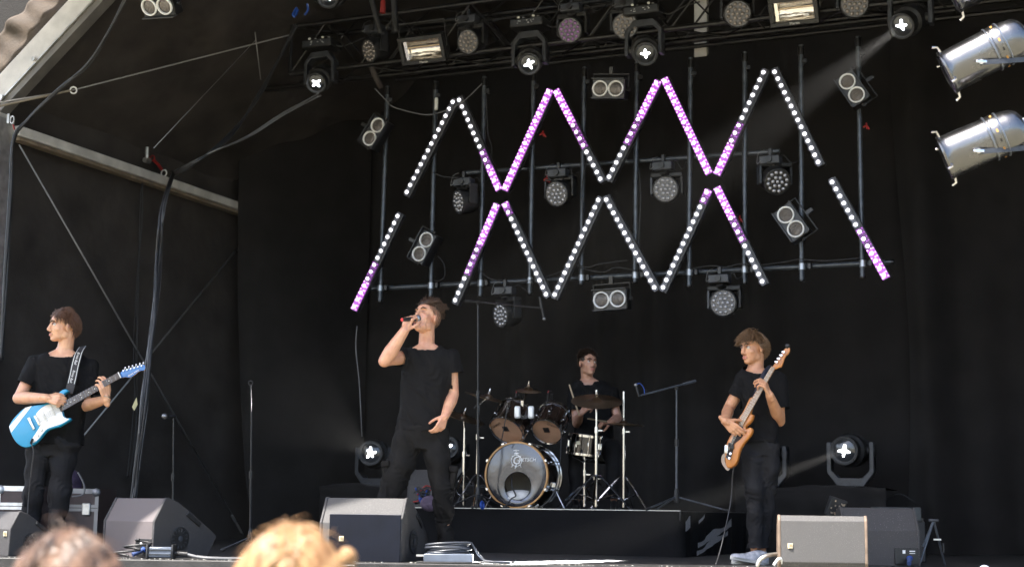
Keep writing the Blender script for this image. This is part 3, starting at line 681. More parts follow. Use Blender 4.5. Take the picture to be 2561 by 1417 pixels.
# ================================================================ flood lights with mirror troughs
MIRR = mat('bright_reflector', (.85, .8, .74), .13, 1., (2, .2), (3, .35, .05), aniso=(1, 1, 14))
TUBEM = mat('warm_tube', (.8, .6, .4), .3, .4)
def flood(c, hw, hh, w_, lb, roll=0):
    C = P(*c, w_); n_ = (-E2*.86+V((0, 0, -.5))).normalized(); x = E1.copy(); y = n_.cross(x)
    k = (P(c[0]+hw, c[1], w_)-C).length; kh = (P(c[0], c[1]+hh, w_)-C).length
    M = basis(x, y, n_, C); t = thing('flood_light', lb, 'flood light', group='strobe flood lights', M=M)
    b = MB()
    for x_, y_, sx, sy in ((0, kh+.02, 2*k+.08, .04), (0, -kh-.02, 2*k+.08, .04), (-k-.02, 0, .04, 2*kh), (k+.02, 0, .04, 2*kh)): b.box((x_, y_, 0), (sx, sy, .05))
    b.build('frame', BLK, t, world=False, bevel=.004)
    MB().box((0, 0, -.1), (2*k+.06, 2*kh+.06, .1)).build('housing', BLKM, t, world=False, bevel=.01)
    pr_ = []
    q = MB(); n = 14; rs = []
    for i in range(n+1):
        a = -1+2*i/n; rs.append((a*kh, -.05+.055*a*a-.0))
    vs_ = [(sx*k, yy, zz) for yy, zz in rs for sx in (-1, 1)]; q.add(vs_, [(2*i, 2*i+1, 2*i+3, 2*i+2) for i in range(n)]); q.build('reflector', MIRR, t, world=False, ang=180)
    MB().box((-k*.86, 0, -.018), (k*.16, 2*kh*.95, .03)).build('end_reflector', MIRR, t, world=False)
    MB().cyl((-k*.75, kh*.25, -.012), (k*.95, kh*.25, -.012), .009, n=8).build('tube_lamp', TUBEM, t, world=False)
    MB().tube([(-k-.05, 0, -.05), (-k-.05, kh+.16, -.1), (k+.05, kh+.16, -.1), (k+.05, 0, -.05)], .01, 6).build('yoke', BLK, t, world=False)
    me = text_mesh('Martin', .035); me.transform(Matrix.Translation((0, -kh-.02, .0275))); link('lettering', me, WHITEP, t, world=False, smooth=False)
flood((1056, 124), 46, 24, 13.05, 'flood light with bright mirror trough on the truss, left')
flood((1985, 27), 50, 24, 13.05, 'flood light with bright mirror trough at the top right of the truss')

# ================================================================ polished par cans, near right
PAR = mat('polished_par_can', (.16, .16, .165), .26, 1., (3, .15), (14, .12, .01))
PARD = mat('dark_par_end', (.2, .22, .26), .3, .8, (6, .2))
def parcan(a_, b_, y, lb, dz=0):
    A = W(*a_, y); B = W(*b_, y-.13); n_ = (B-A).normalized(); x, yy, _ = frame(n_); M = basis(x, yy, n_, A); L = (B-A).length
    t = thing('par_can', lb, 'par can', (A+B)/2, 'polished par cans at right'); r = .122
    can_ = MB().lathe([(r*.9, .01), (r*1.02, 0), (r*1.06, .012), (r*1.0, .03), (r*.985, .05), (r, .06), (r*1.0, L*.56), (r*1.035, L*.565), (r*1.035, L*.6), (r*1.0, L*.61), (r*1.02, L*.63), (r*1.02, L*.70), (r*1.0, L*.72), (r*.98, L*.8), (r*.9, L*.9), (r*.72, L*.965), (r*.45, L)], M, 48, True).build('can', PAR, t)
    MB().lathe([(r*.88, .012), (r*.86, .1)], M, 32, caps=True).build('inner', BLK, can_)
    for z in (.012, L*.58, L*.72): MB().torus(M @ V((0, 0, z)), n_, r*1.03, .005, 40, 6).build('band', PARD if z > .1 else PAR, can_)
    for i in range(14):
        a = 2*math.pi*i/14; c = V((r*1.025*math.cos(a), r*1.025*math.sin(a), L*.665)); 
        MB().box((0, 0, 0), (.02, .006, .01)).build('vent', mat('vent_glow_amber', (.5, .25, .06), .5) if i % 2 else BLK, can_, world=False).matrix_local = PM[t.name].inverted() @ M @ Matrix.Translation(c) @ Matrix.Rotation(a+math.pi/2, 4, 'Z')
    for i in range(4):
        a = 2*math.pi*i/4+.6; d = V((math.cos(a), math.sin(a), 0)); c = d*(r*1.05)
        MB().tube([M @ (c+V((0, 0, .02))), M @ (c+d*.035+V((0, 0, .015))), M @ (c+d*.045+V((0, 0, -.01)))], .007, 6).build('clip', CHROME, can_)
    MB().box((0, 0, 0), (.09, .06, .035)).build('cap', PARD, t, world=False, bevel=.008).matrix_local = PM[t.name].inverted() @ M @ Matrix.Translation((0, 0, L*1.0))
    # yoke arm and wing nut on the camera side
    sd_ = V((0, -1, 0)); sd_ = (sd_-n_*sd_.dot(n_)).normalized()
    p0 = A+n_*(L*.42)+sd_*(r+.012)+V((0, 0, -.06)); b = MB(); b.rings([[q+V((0, 0, z))+sd_*s_ for z, s_ in ((-.014, 0), (.014, 0), (.014, .006), (-.014, .006))] for q in (p0, p0+V((.42, .05, .05)))]); b.build('yoke', GREYP, t)
    MB().cyl(p0-sd_*.02, p0+sd_*.03, .014, n=10).build('bolt', CHROME, t); MB().box(p0+sd_*.03, (.06, .012, .018)).build('wing_nut', CHROME, t, bevel=.004)
    return t
parcan((2366, 184), (2566, 82), 8.2, 'polished silver par can, upper of the two whole ones at right')
parcan((2360, 396), (2562, 312), 8.2, 'polished silver par can, lower one at the right edge')
parcan((2378, -18), (2575, -110), 8.2, 'silver par can cut off by the top right corner')
t = thing('lamp_pole', 'dark pole outside the right edge holding the par cans', 'pole', W(2680, 1300, 8.5))
pq = W(2690, 700, 8.5); MB().cyl((pq.x, pq.y, -1.25), (pq.x, pq.y, 4.4), .03, n=12).build('tube', STEELB, t); MB().cyl((pq.x, pq.y, -1.25), (pq.x, pq.y, -1.22), .25, n=16).build('foot', BLK, t)
# ================================================================ drum riser
ZRS = .375
rc = W(1702, 1300, 12.5); rc.z = 0; ur_, wr_ = uw(rc)
RIS = mat('black_riser_cloth', (.006, .0058, .0066), .9, 0, (4, .3), (60, .3, .006), spec=.15)
t = thing('drum_riser', 'low black cloth-skirted riser under the drum kit', 'riser', S(ur_-1.6, wr_+1, 0))
MB().box(S(ur_-1.6, wr_+1.05, ZRS-.04), (3.2, 2.1, .08), RZ.to_3x3()).build('deck', FLOORM, t, bevel=.004)
b = MB(); n = 120; rs = []
for j in range(9):
    z = (ZRS-.004)*j/8; row = []
    for i in range(n+1):
        a = i/n*(3.2+2.1); k = 1-j/8
        if a < 3.2: row.append(S(ur_-3.2+a, wr_-.012-.006*k*math.sin(a*4)-.006*math.sin(a*19)*k-.008*k*math.sin(a*9+2*math.sin(a*3)), z))
        else: q = a-3.2; row.append(S(ur_+.012+.02*k*math.sin(q*14)+.012*math.sin(q*31)*k, wr_+q, z))
    rs.append(row)
b.add([p for r in rs for p in r], [(j*(n+1)+i, j*(n+1)+i+1, (j+1)*(n+1)+i+1, (j+1)*(n+1)+i) for j in range(8) for i in range(n)])
b.build('skirt', RIS, t, ang=180)
b = MB(); b.box(S(ur_-1.6, wr_-.006, ZRS+.003), (3.2, .02, .006), RZ.to_3x3()); b.build('edge_trim', ALU, t)
# sunlight streaks painted as pale strips on the right side of the skirt
PST = mat('painted_sun_streak', (.3, .29, .29), .8, 0, (40, .6), aniso=(1, 1, 30))
for q0, z0, q1, z1, h in ((.42, .07, 1.5, .25, .07), (.36, -.0, 1.35, .17, .06), (.03, .21, .2, .24, .09), (.45, .27, .6, .33, .05)):
    b = MB(); n = 12; vs_ = []
    for i in range(n+1):
        k = i/n; q = q0+(q1-q0)*k; z = z0+(z1-z0)*k; o_ = .03+.006*math.sin(q*25)
        vs_ += [S(ur_+o_, wr_+q, max(.004, z)), S(ur_+o_, wr_+q, max(.02, z+h*(.8+.3*math.sin(q*9))))]
    b.add(vs_, [(2*i, 2*i+1, 2*i+3, 2*i+2) for i in range(n)]); b.build('sun_streak', PST, t)

# ================================================================ drums
SHELL = mat('dark_walnut_lacquer', (.02, .012, .009), .12, 0, (8, .5), coat=1)
HOOP = mat('maple_hoop', (.42, .2, .06), .25, 0, (6, .3), coat=.6)
HEADM = mat('mirror_grey_drum_head', (.095, .10, .12), .14, .8, (2.5, .3), (3, .25, .03))
TOMH = mat('amber_clear_head', (.5, .30, .20), .22, .15, (3, .3))
CYM = mat('aged_bronze', (.12, .075, .04), .33, .9, (5, .35), (2, .1, .01))
INSIDE = mat('drum_inside_wood', (.14, .09, .06), .7, 0, (6, .3))
def ringpts(M, r, n, z=0): return [M @ V((r*math.cos(2*math.pi*i/n), r*math.sin(2*math.pi*i/n), z)) for i in range(n)]
c = W(1292, 1190, 13.22); c.z = ZRS+.295
ax = V((math.sin(R(18)), math.cos(R(18)), 0)); x = V((math.cos(R(18)), -math.sin(R(18)), 0))
M = basis(x, V((0, 0, 1)), x.cross(V((0, 0, 1))), c); s_ = 1 if M.to_3x3() @ V((0, 0, 1)) @ ax > 0 else -1
if s_ < 0: pass
FN = (M.to_3x3() @ V((0, 0, 1)))              # front normal of the bass drum
if FN.y > 0: M = basis(-x, V((0, 0, 1)), (-x).cross(V((0, 0, 1))), c); FN = -FN
t = thing('bass_drum', 'dark bass drum with maple hoop and shiny grey head', 'bass drum', (c.x, c.y, ZRS))
MB().lathe([(.272, -.02), (.272, -.45)], M, 48, caps=False).build('shell', SHELL, t)
MB().lathe([(.262, -.02), (.262, -.45)], M, 48, caps=False).build('shell_inside', INSIDE, t)
MB().lathe([(.276, -.03), (.29, -.03), (.292, -.026), (.292, .012), (.288, .016), (.276, .016)], M, 64, caps=False).build('front_hoop', HOOP, t)
MB().lathe([(.276, -.43), (.29, -.43), (.29, -.465), (.276, -.465)], M, 64, caps=False).build('rear_hoop', CHROME, t)
hc = (.012, -.095); b = MB(); n = 56
# head with a round port
outer = [(.275*math.cos(2*math.pi*i/n), .275*math.sin(2*math.pi*i/n)) for i in range(n)]
inner = [(hc[0]+.122*math.cos(2*math.pi*i/n), hc[1]+.122*math.sin(2*math.pi*i/n)) for i in range(n)]
rings_ = [[M @ V((o[0]+(q[0]-o[0])*k, o[1]+(q[1]-o[1])*k, .002+.006*math.sin(math.pi*k))) for o, q in zip(outer, inner)] for k in (0, .05, .3, .6, .9, 1)]
b.rings(rings_, False); fh_ = b.build('front_head', HEADM, t, ang=180)
MB().torus(M @ V((*hc, .003)), FN, .122, .0035, 40, 6).build('port_rim', BLK, fh_)
MB().ell(M @ V((.0, -.2, -.1)), (.17, .1, .075), None, 18, 10).build('pillow', mat('white_pillow', (.7, .68, .66), .9, 0, (9, .2), (20, .4, .02)), t)
MB().lathe([(.265, -.44), (.001, -.44)], M, 40, caps=False).build('rear_head', mat('milky_head', (.45, .43, .4), .5), t)
for a in (25, 65, 115, 155, 205, 245, 295, 335):
    d = V((math.cos(R(a)), math.sin(R(a)), 0)); MB().box((0, 0, 0), (.03, .022, .05)).build('claw', CHROME, t, world=False, bevel=.005).matrix_local = PM[t.name].inverted() @ M @ Matrix.Translation(d*.295) @ Matrix.Rotation(R(a)+math.pi/2, 4, 'Z')
    MB().cyl(M @ (d*.3+V((0, 0, -.03))), M @ (d*.3+V((0, 0, -.43))), .005, n=6).build('tension_rod', CHROME, t)
    MB().box((0, 0, 0), (.022, .02, .06)).build('lug', CHROME, t, world=False, bevel=.006).matrix_local = PM[t.name].inverted() @ M @ Matrix.Translation(d*.285+V((0, 0, -.22))) @ Matrix.Rotation(R(a)+math.pi/2, 4, 'Z')
for sx in (-1, 1):
    p0 = M @ V((sx*.26, -.08, -.25)); p1 = V((p0.x+sx*.1, p0.y-.06, ZRS+.01)); MB().cyl(p0, p1, .009, n=8).build('spur', CHROME, t); MB().box(p0, (.05, .05, .05)).build('spur_bracket', CHROME, t, bevel=.008)
# printed mark
LG = mat('white_print', (.8, .8, .8), .5)
q = MB(); ct = (.0, .125)
FR = .0085
q.torus(V((ct[0], ct[1], FR)), (0, 0, 1), .048, .0035, 32, 6)
for a in range(0, 360, 45): q.cyl((ct[0]+.05*math.cos(R(a)), ct[1]+.05*math.sin(R(a)), FR), (ct[0]+.058*math.cos(R(a)), ct[1]+.058*math.sin(R(a)), FR), .003, n=6)
q.cyl((-.005, .183, FR), (-.005, .222, FR), .003, n=6); q.cyl((-.03, .213, FR), (.022, .213, FR), .003, n=6); q.box((0, .187, FR), (.034, .012, .004))
q.cyl((-.03, .085, FR), (-.045, .068, FR), .003, n=6); q.cyl((.03, .085, FR), (.045, .068, FR), .003, n=6)
q.cyl((0, .1, FR), (-.012, .055, FR), .005, n=6)
me = q.mesh('drum_emblem'); me.transform(M); link('emblem', me, LG, fh_)
for s_t, size, xx, yy in (('G', .1, -.004, .125), ('RETSCH', .044, .098, .133)):
    me = text_mesh(s_t, size, .0012, .25); me.transform(M @ Matrix.Translation((xx, yy, FR+.001))); link('lettering', me, LG, fh_, smooth=False)
# post with tom arms
pt = M @ V((.035, .29, -.03))
t2 = thing('tom_post', 'bright chrome post with two white wing levers between the toms', 'drum hardware', (pt.x, pt.y, pt.z))
MB().cyl(pt, pt+V((0, -.03, .36)), .019, n=12).build('post', CHROME, t2); MB().cyl(pt+V((0, 0, .08)), pt+V((0, 0, .12)), .032, n=12).build('memory_lock', CHROME, t2)
MB().cyl(pt, pt+V((0, 0, .06)), .025, n=12).build('base', BLK, t2)
for px, sx in ((1294, -1), (1328, 1)):
    p = W(px, 1030, 12.98); MB().box(p, (.052, .03, .11)).build('lever', mat('white_metal', (.8, .8, .8), .3, .3), t2, bevel=.018)
    MB().cyl(p+V((0, .02, -.02)), W(1311, 1045, 13.05), .013, n=8).build('arm', CHROME, t2)
MB().cyl(pt+V((0, -.02, .3)), W(1321, 968, 13.3), .011, n=8).build('cymbal_arm', CHROME, t2)
def tom(cb, ct_, y, r, dpt, lb, lines):
    A = W(*cb, y); B = W(*ct_, y+dpt); n_ = (A-B).normalized(); L = .24
    B = A-n_*L; x, yy, _ = frame(n_); M = basis(x, yy, n_, A)
    t = thing('tom_drum', lb, 'tom drum', A-V((0, 0, r)), 'rack toms')
    MB().lathe([(r, -.012), (r, -L+.012)], M, 40, caps=False).build('shell', SHELL, t)
    for z in (0, -L): MB().lathe([(r+.004, z-.014), (r+.013, z-.012), (r+.013, z+.012), (r+.006, z+.014), (r-.002, z+.008)], M, 40, caps=False).build('hoop', CHROME, t)
    MB().lathe([(r+.001, .0), (r*.6, .001), (.001, .001)], M, 40, caps=False).build('resonant_head', TOMH, t); rh_ = [c for c in t.children if c.name.startswith('resonant_head')][0]
    MB().lathe([(r+.001, -L), (.001, -L)], M, 40, caps=False).build('batter_head', mat('white_batter', (.6, .6, .58), .5), t)
    up = V((0, 0, 1)); up = (up-n_*up.dot(n_)).normalized(); rx = up.cross(n_)
    Mp = basis(rx, up, n_, A+n_*.003)
    MB().box((0, .02, .0015), (.055, .055, .002)).build('black_patch', BLK, rh_, world=False).matrix_local = PM[t.name].inverted() @ Mp
    me = text_mesh('Gretsch', .034, .0006, .3); me.transform(Mp @ Matrix.Translation((lines*.075, .068, .0015)) @ Matrix.Rotation(R(-25*lines), 4, 'Z')); link('lettering', me, mat('black_print', (.02, .015, .012), .5), rh_, smooth=False)
    for i in range(6):
        a = i*math.pi/3+.3; d = V((math.cos(a), math.sin(a), 0))
        MB().cyl(M @ (d*(r+.016)+V((0, 0, .01))), M @ (d*(r+.016)+V((0, 0, -L-.01))), .0045, n=6).build('tension_rod', CHROME, t)
        MB().box((0, 0, 0), (.022, .022, .05)).build('lug', CHROME, t, world=False, bevel=.006).matrix_local = PM[t.name].inverted() @ M @ Matrix.Translation(d*(r+.012)+V((0, 0, -L/2))) @ Matrix.Rotation(a+math.pi/2, 4, 'Z')
    return t
tom((1267, 1075), (1298, 1022), 13.2, .152, .16, 'left rack tom with amber head and black square patch', -1)
tom((1368, 1078), (1390, 1030), 13.2, .132, .17, 'right rack tom with amber head and black square patch', 1)
# snare
sn = W(1462, 1112, 13.45)
t = thing('snare_drum', 'chrome snare drum on its stand right of the bass drum', 'snare drum', sn-V((0, 0, .08)))
Ms = Matrix.Translation(sn) @ Matrix.Rotation(R(6), 4, 'Y') @ Matrix.Rotation(R(4), 4, 'X')
MB().lathe([(.142, -.08), (.142, .08)], Ms, 36, caps=True).build('shell', mat('mirror_black_chrome', (.06, .06, .065), .12, 1., (3, .4)), t)
for z in (-.082, .082): MB().lathe([(.146, z-.012), (.157, z-.01), (.157, z+.01), (.146, z+.012)], Ms, 36, caps=False).build('hoop', CHROME, t)
for i in range(8):
    a = i*math.pi/4+.2; d = V((math.cos(a), math.sin(a), 0)); MB().cyl(Ms @ (d*.158+V((0, 0, -.09))), Ms @ (d*.158+V((0, 0, .09))), .006, n=6).build('tension_rod', CHROME, t); MB().box(Ms @ (d*.148), (.02, .02, .06)).build('lug', CHROME, t, bevel=.005)
MB().box(Ms @ V((-.06, -.128, .015)), (.05, .012, .03)).build('badge', mat('cream_badge', (.55, .5, .35), .5), t)
def tripod(t, top, zb, r=.011, leg=.26, m=CHROME, hub=.26, a0=.4, ext=None):
    "straight stand down from top to zb with three splayed legs"
    MB().cyl(V((top.x, top.y, zb+.03)), top, r, n=10).build('tube', m, t)
    MB().cyl(V((top.x, top.y, zb+.03)), V((top.x, top.y, zb+.03+(top.z-zb)*.62)), r*1.35, n=10).build('lower_tube', m, t)
    MB().cyl(V((top.x, top.y, zb+(top.z-zb)*.64)), V((top.x, top.y, zb+(top.z-zb)*.64+.05)), r*2, n=10).build('collar', m, t); MB().box(V((top.x+.03, top.y-.01, zb+(top.z-zb)*.66)), (.05, .012, .018)).build('wing_screw', m, t, bevel=.004)
    for i in range(3):
        a = a0+i*2.094; f = V((top.x+leg*math.cos(a), top.y+leg*math.sin(a), zb+.012)); h = V((top.x, top.y, zb+hub))
        MB().tube([h+V((.02*math.cos(a), .02*math.sin(a), 0)), h+(f-h)*.25+V((0, 0, .03)), f], .01, 6, 4).build('leg', m, t); MB().cyl(V((top.x, top.y, zb+.09)), h+(f-h)*.55, .006, n=6).build('strut', m, t); MB().ell(f, (.016, .016, .014), n=8, m=5).build('foot', RUBBER, t)
Ls = sn-V((0, 0, .1)); t = thing('snare_stand', 'chrome tripod stand under the snare drum', 'drum stand', (Ls.x, Ls.y, ZRS)); tripod(t, Ls, ZRS, .011, .24, CHROME, .2, .9)
for i in range(3):
    a = i*2.094+.3; MB().tube([Ls-V((0, 0, .05)), Ls+V((.13*math.cos(a), .13*math.sin(a), .0)), Ls+V((.16*math.cos(a), .16*math.sin(a), .05))], .008, 6).build('basket_arm', CHROME, t)
# cymbals
def cymbal(c, y, r, tilt, lb, stand=None, dome=.02, standlb=None, arm=None, leg=.26, ztop=0.06, a0=.4):
    C = W(*c, y); n_ = V(tilt).normalized(); x, yy, _ = frame(n_); M = basis(x, yy, n_, C)
    t = thing('cymbal', lb, 'cymbal', C, 'cymbals of the drum kit')
    prof = [(.004, dome+.02), (.02, dome+.018), (.04, dome+.004), (.05, dome-.004), (r*.5, dome*.6), (r*.8, dome*.25), (r, 0), (r, -.002), (r*.8, dome*.25-.003), (.05, dome-.008), (.004, dome+.012)]
    MB().lathe(prof, M, 48, caps=False).build('bronze_disc', CYM, t)
    MB().lathe([(.012, dome+.02), (.016, dome+.04), (.008, dome+.045), (.005, dome+.07)], M, 10).build('wing_nut', CHROME, t)
    if stand:
        top = C-n_*.01; st = thing('cymbal_stand', standlb, 'drum stand', (top.x, top.y, ZRS), 'cymbal stands')
        if arm: hub_ = W(*arm, y); MB().cyl(hub_, C+n_*.02, .009, n=8).build('boom', CHROME, st); MB().cyl(hub_, hub_+(hub_-C)*.5, .012, n=8).build('boom_tail', BLKM, st); tripod(st, hub_+V((0, 0, .03)), ZRS, .012, leg, CHROME, .3, a0)
        else: tripod(st, C+V((0, 0, ztop)), ZRS, .011, leg, CHROME, .3, a0)
cymbal((1220, 995), 13.42, .215, (.25, -.12, .96), 'bronze crash cymbal behind the left rack tom', True, standlb='chrome boom stand of the crash cymbal beside the bass drum', arm=(1197, 1012))
cymbal((1321, 977), 13.3, .115, (.06, -.25, .97), 'small splash cymbal above the toms')
cymbal((1492, 1003), 13.15, .225, (.0, -.35, .93), 'large bronze ride cymbal in front of the drummer', True, standlb='straight chrome stand of the ride cymbal', ztop=.1, leg=.34)
cymbal((1560, 1062), 13.5, .185, (.03, -.03, 1), 'flat hi-hat cymbal pair at the right of the kit', True, standlb='tall chrome hi-hat stand at the right of the kit', ztop=.3, leg=.3, a0=1.2)
cymbal((1158, 1043), 13.9, .21, (.3, -.2, .93), 'dark cymbal low behind the singer', True, standlb='chrome stand with boom left of the bass drum', arm=(1162, 1078), a0=.1)
# microphones on the drums
def mic(a, b, t, r=.013): MB().cyl(a, b, r*.8, r, n=10).build('barrel', BLKM, t); MB().ell(b, (r*1.25, r*1.25, r*1.25), n=10, m=7).build('grille', mat('mic_grille', (.3, .3, .31), .35, .8, (200, .4)), t)
for px, py, px2, py2, lb in ((1301, 985, 1299, 1012, 'small black clip microphone on the left tom'), (1380, 985, 1376, 1008, 'small black clip microphone with red plug on the right tom')):
    t = thing('drum_microphone', lb, 'microphone', W(px2, py2, 13.3)); mic(W(px, py, 13.3), W(px2, py2, 13.35), t, .016)
    MB().box(W(px2-6, py2+6, 13.3), (.05, .03, .05)).build('clip', BLKM, t, bevel=.006); MB().tube([W(px, py-8, 13.3), W(px-8, py-6, 13.3), W(px-11, py+14, 13.3), W(px-4, py+35, 13.3)], .004, 5, 4).build('lead', RUBBER, t); MB().cyl(W(px-8, py-9, 13.3), W(px-10, py-3, 13.3), .006, n=6).build('red_plug', RED, t)
wire('microphone_lead', [W(1270, 1010, 13.05), W(1262, 1060, 13.05), W(1252, 1112, 13.1)], .005, RUBBER, 'black lead hanging down across the left tom')
wire('microphone_lead', [W(1403, 1060, 13.1), W(1403, 1110, 13.1), W(1398, 1180, 13.0), W(1380, 1240, 13), W(1350, 1268, 13)], .005, RUBBER, 'black lead falling past the bass drum shell')
wire('microphone_lead', [W(1281, 1182, 13.3), W(1280, 1215, 13.25), W(1290, 1238, 13.2), W(1279, 1246, 13.0), W(1262, 1268, 12.95)], .006, RUBBER, 'black lead out of the bass drum port')
# throne and pedal
t = thing('drum_throne', 'black round drum stool under the drummer', 'stool', W(1490, 1270, 14.25)); pz = W(1490, 1150, 14.25)
MB().lathe([(.14, 0), (.17, .02), (.17, .07), (.12, .09)], Matrix.Translation((pz.x, pz.y, ZRS+.44)), 24).build('seat', BLKM, t); tripod(t, V((pz.x, pz.y, ZRS+.45)), ZRS, .014, .26)

# ================================================================ microphone stands
STANDB = mat('black_stand_enamel', (.012, .0125, .0145), .32, .1, (18, .3))
def micstand(foot, y, topy, lb, boom=None, m=STANDB, zb=0, leg=.3, tops=None, a0=.5):
    F = W(*foot, y); F.z = zb; T_ = W(tops or foot[0], topy, y); t = thing('microphone_stand', lb, 'microphone stand', F, 'microphone stands')
    MB().cyl(F+V((0, 0, .1)), T_, .0075, n=8).build('upper_tube', m, t); k = F+(T_-F)*.55; MB().cyl(F+V((0, 0, .1)), k, .0105, n=8).build('lower_tube', m, t); MB().cyl(k-V((0, 0, .03)), k+V((0, 0, .03)), .017, n=8).build('clutch', BLK, t)
    MB().lathe([(.02, 0), (.026, .02), (.02, .09), (.013, .12)], Matrix.Translation(F+V((0, 0, .07))), 10).build('hub', BLKM, t)
    for i in range(3): a = a0+i*2.094; MB().tube([F+V((0, 0, .12)), F+V((leg*math.cos(a), leg*math.sin(a), .012))], .008, 6).build('leg', m, t); MB().cyl(F+V((leg*.9*math.cos(a), leg*.9*math.sin(a), .02)), F+V((leg*1.02*math.cos(a), leg*1.02*math.sin(a), .01)), .012, n=8).build('foot', RUBBER, t)
    if boom:
        A = W(*boom[0], y-.15); B = W(*boom[1], y); MB().cyl(A, B, .0075, n=8).build('boom', m, t); MB().cyl(B+(B-A).normalized()*-.12, B, .012, n=8).build('counterweight', m, t); MB().box(T_, (.03, .04, .04)).build('boom_clamp', BLK, t, bevel=.006)
        if boom[2]: mic(W(*boom[2], y-.15), W(*boom[3], y-.15), t, .012); MB().cyl(A, W(*boom[2], y-.15), .007, n=6).build('clip', BLK, t)
    return t
micstand((1195, 1272), 13.0, 756, 'tall black stand behind the singer with a boom over the drums', ((1352, 770), (1163, 752), (1350, 742), (1361, 797)), zb=ZRS)
micstand((1692, 1285), 12.75, 968, 'black boom stand at the right edge of the drum riser', ((1602, 988), (1740, 952), (1598, 990), (1590, 962)), zb=ZRS, a0=-.2, leg=.42, m=STEELB)
t = micstand((430, 1400), 12.5, 1045, 'black straight microphone stand behind the left floor monitor', tops=434); mic(W(436, 1040, 12.5), W(412, 1040, 12.4), t, .02)
t = micstand((624, 1400), 12.2, 1030, 'black stand with an empty clip before the side wall', tops=629); MB().torus(W(627, 957, 12.2), (0, 1, 0), .018, .004, 14, 6).build('clip', STANDB, t); MB().cyl(W(628, 1030, 12.2), W(627, 963, 12.2), .006, n=6).build('extension', STANDB, t)
wire('microphone_lead', [W(1590, 962, 12.6), W(1600, 958, 12.6), W(1610, 970, 12.6), W(1612, 985, 12.6)],   .0035, BLUE, 'blue ended lead at the boom microphone')
wire('thin_lead', [W(893, 815, 14.5), W(890, 870, 14.5), W(898, 950, 14.5), W(903, 1040, 14.5), W(905, 1090, 14.6)], .006, CABLEG, 'thin pale lead hanging left of the singer')
solo('cable_tape', MB().torus(W(1206, 1262, 12.95), (.9, -.4, .1), .03, .009, 20, 6), BLUE, 'blue tape roll on the riser edge beside the bass drum', 'tape roll')

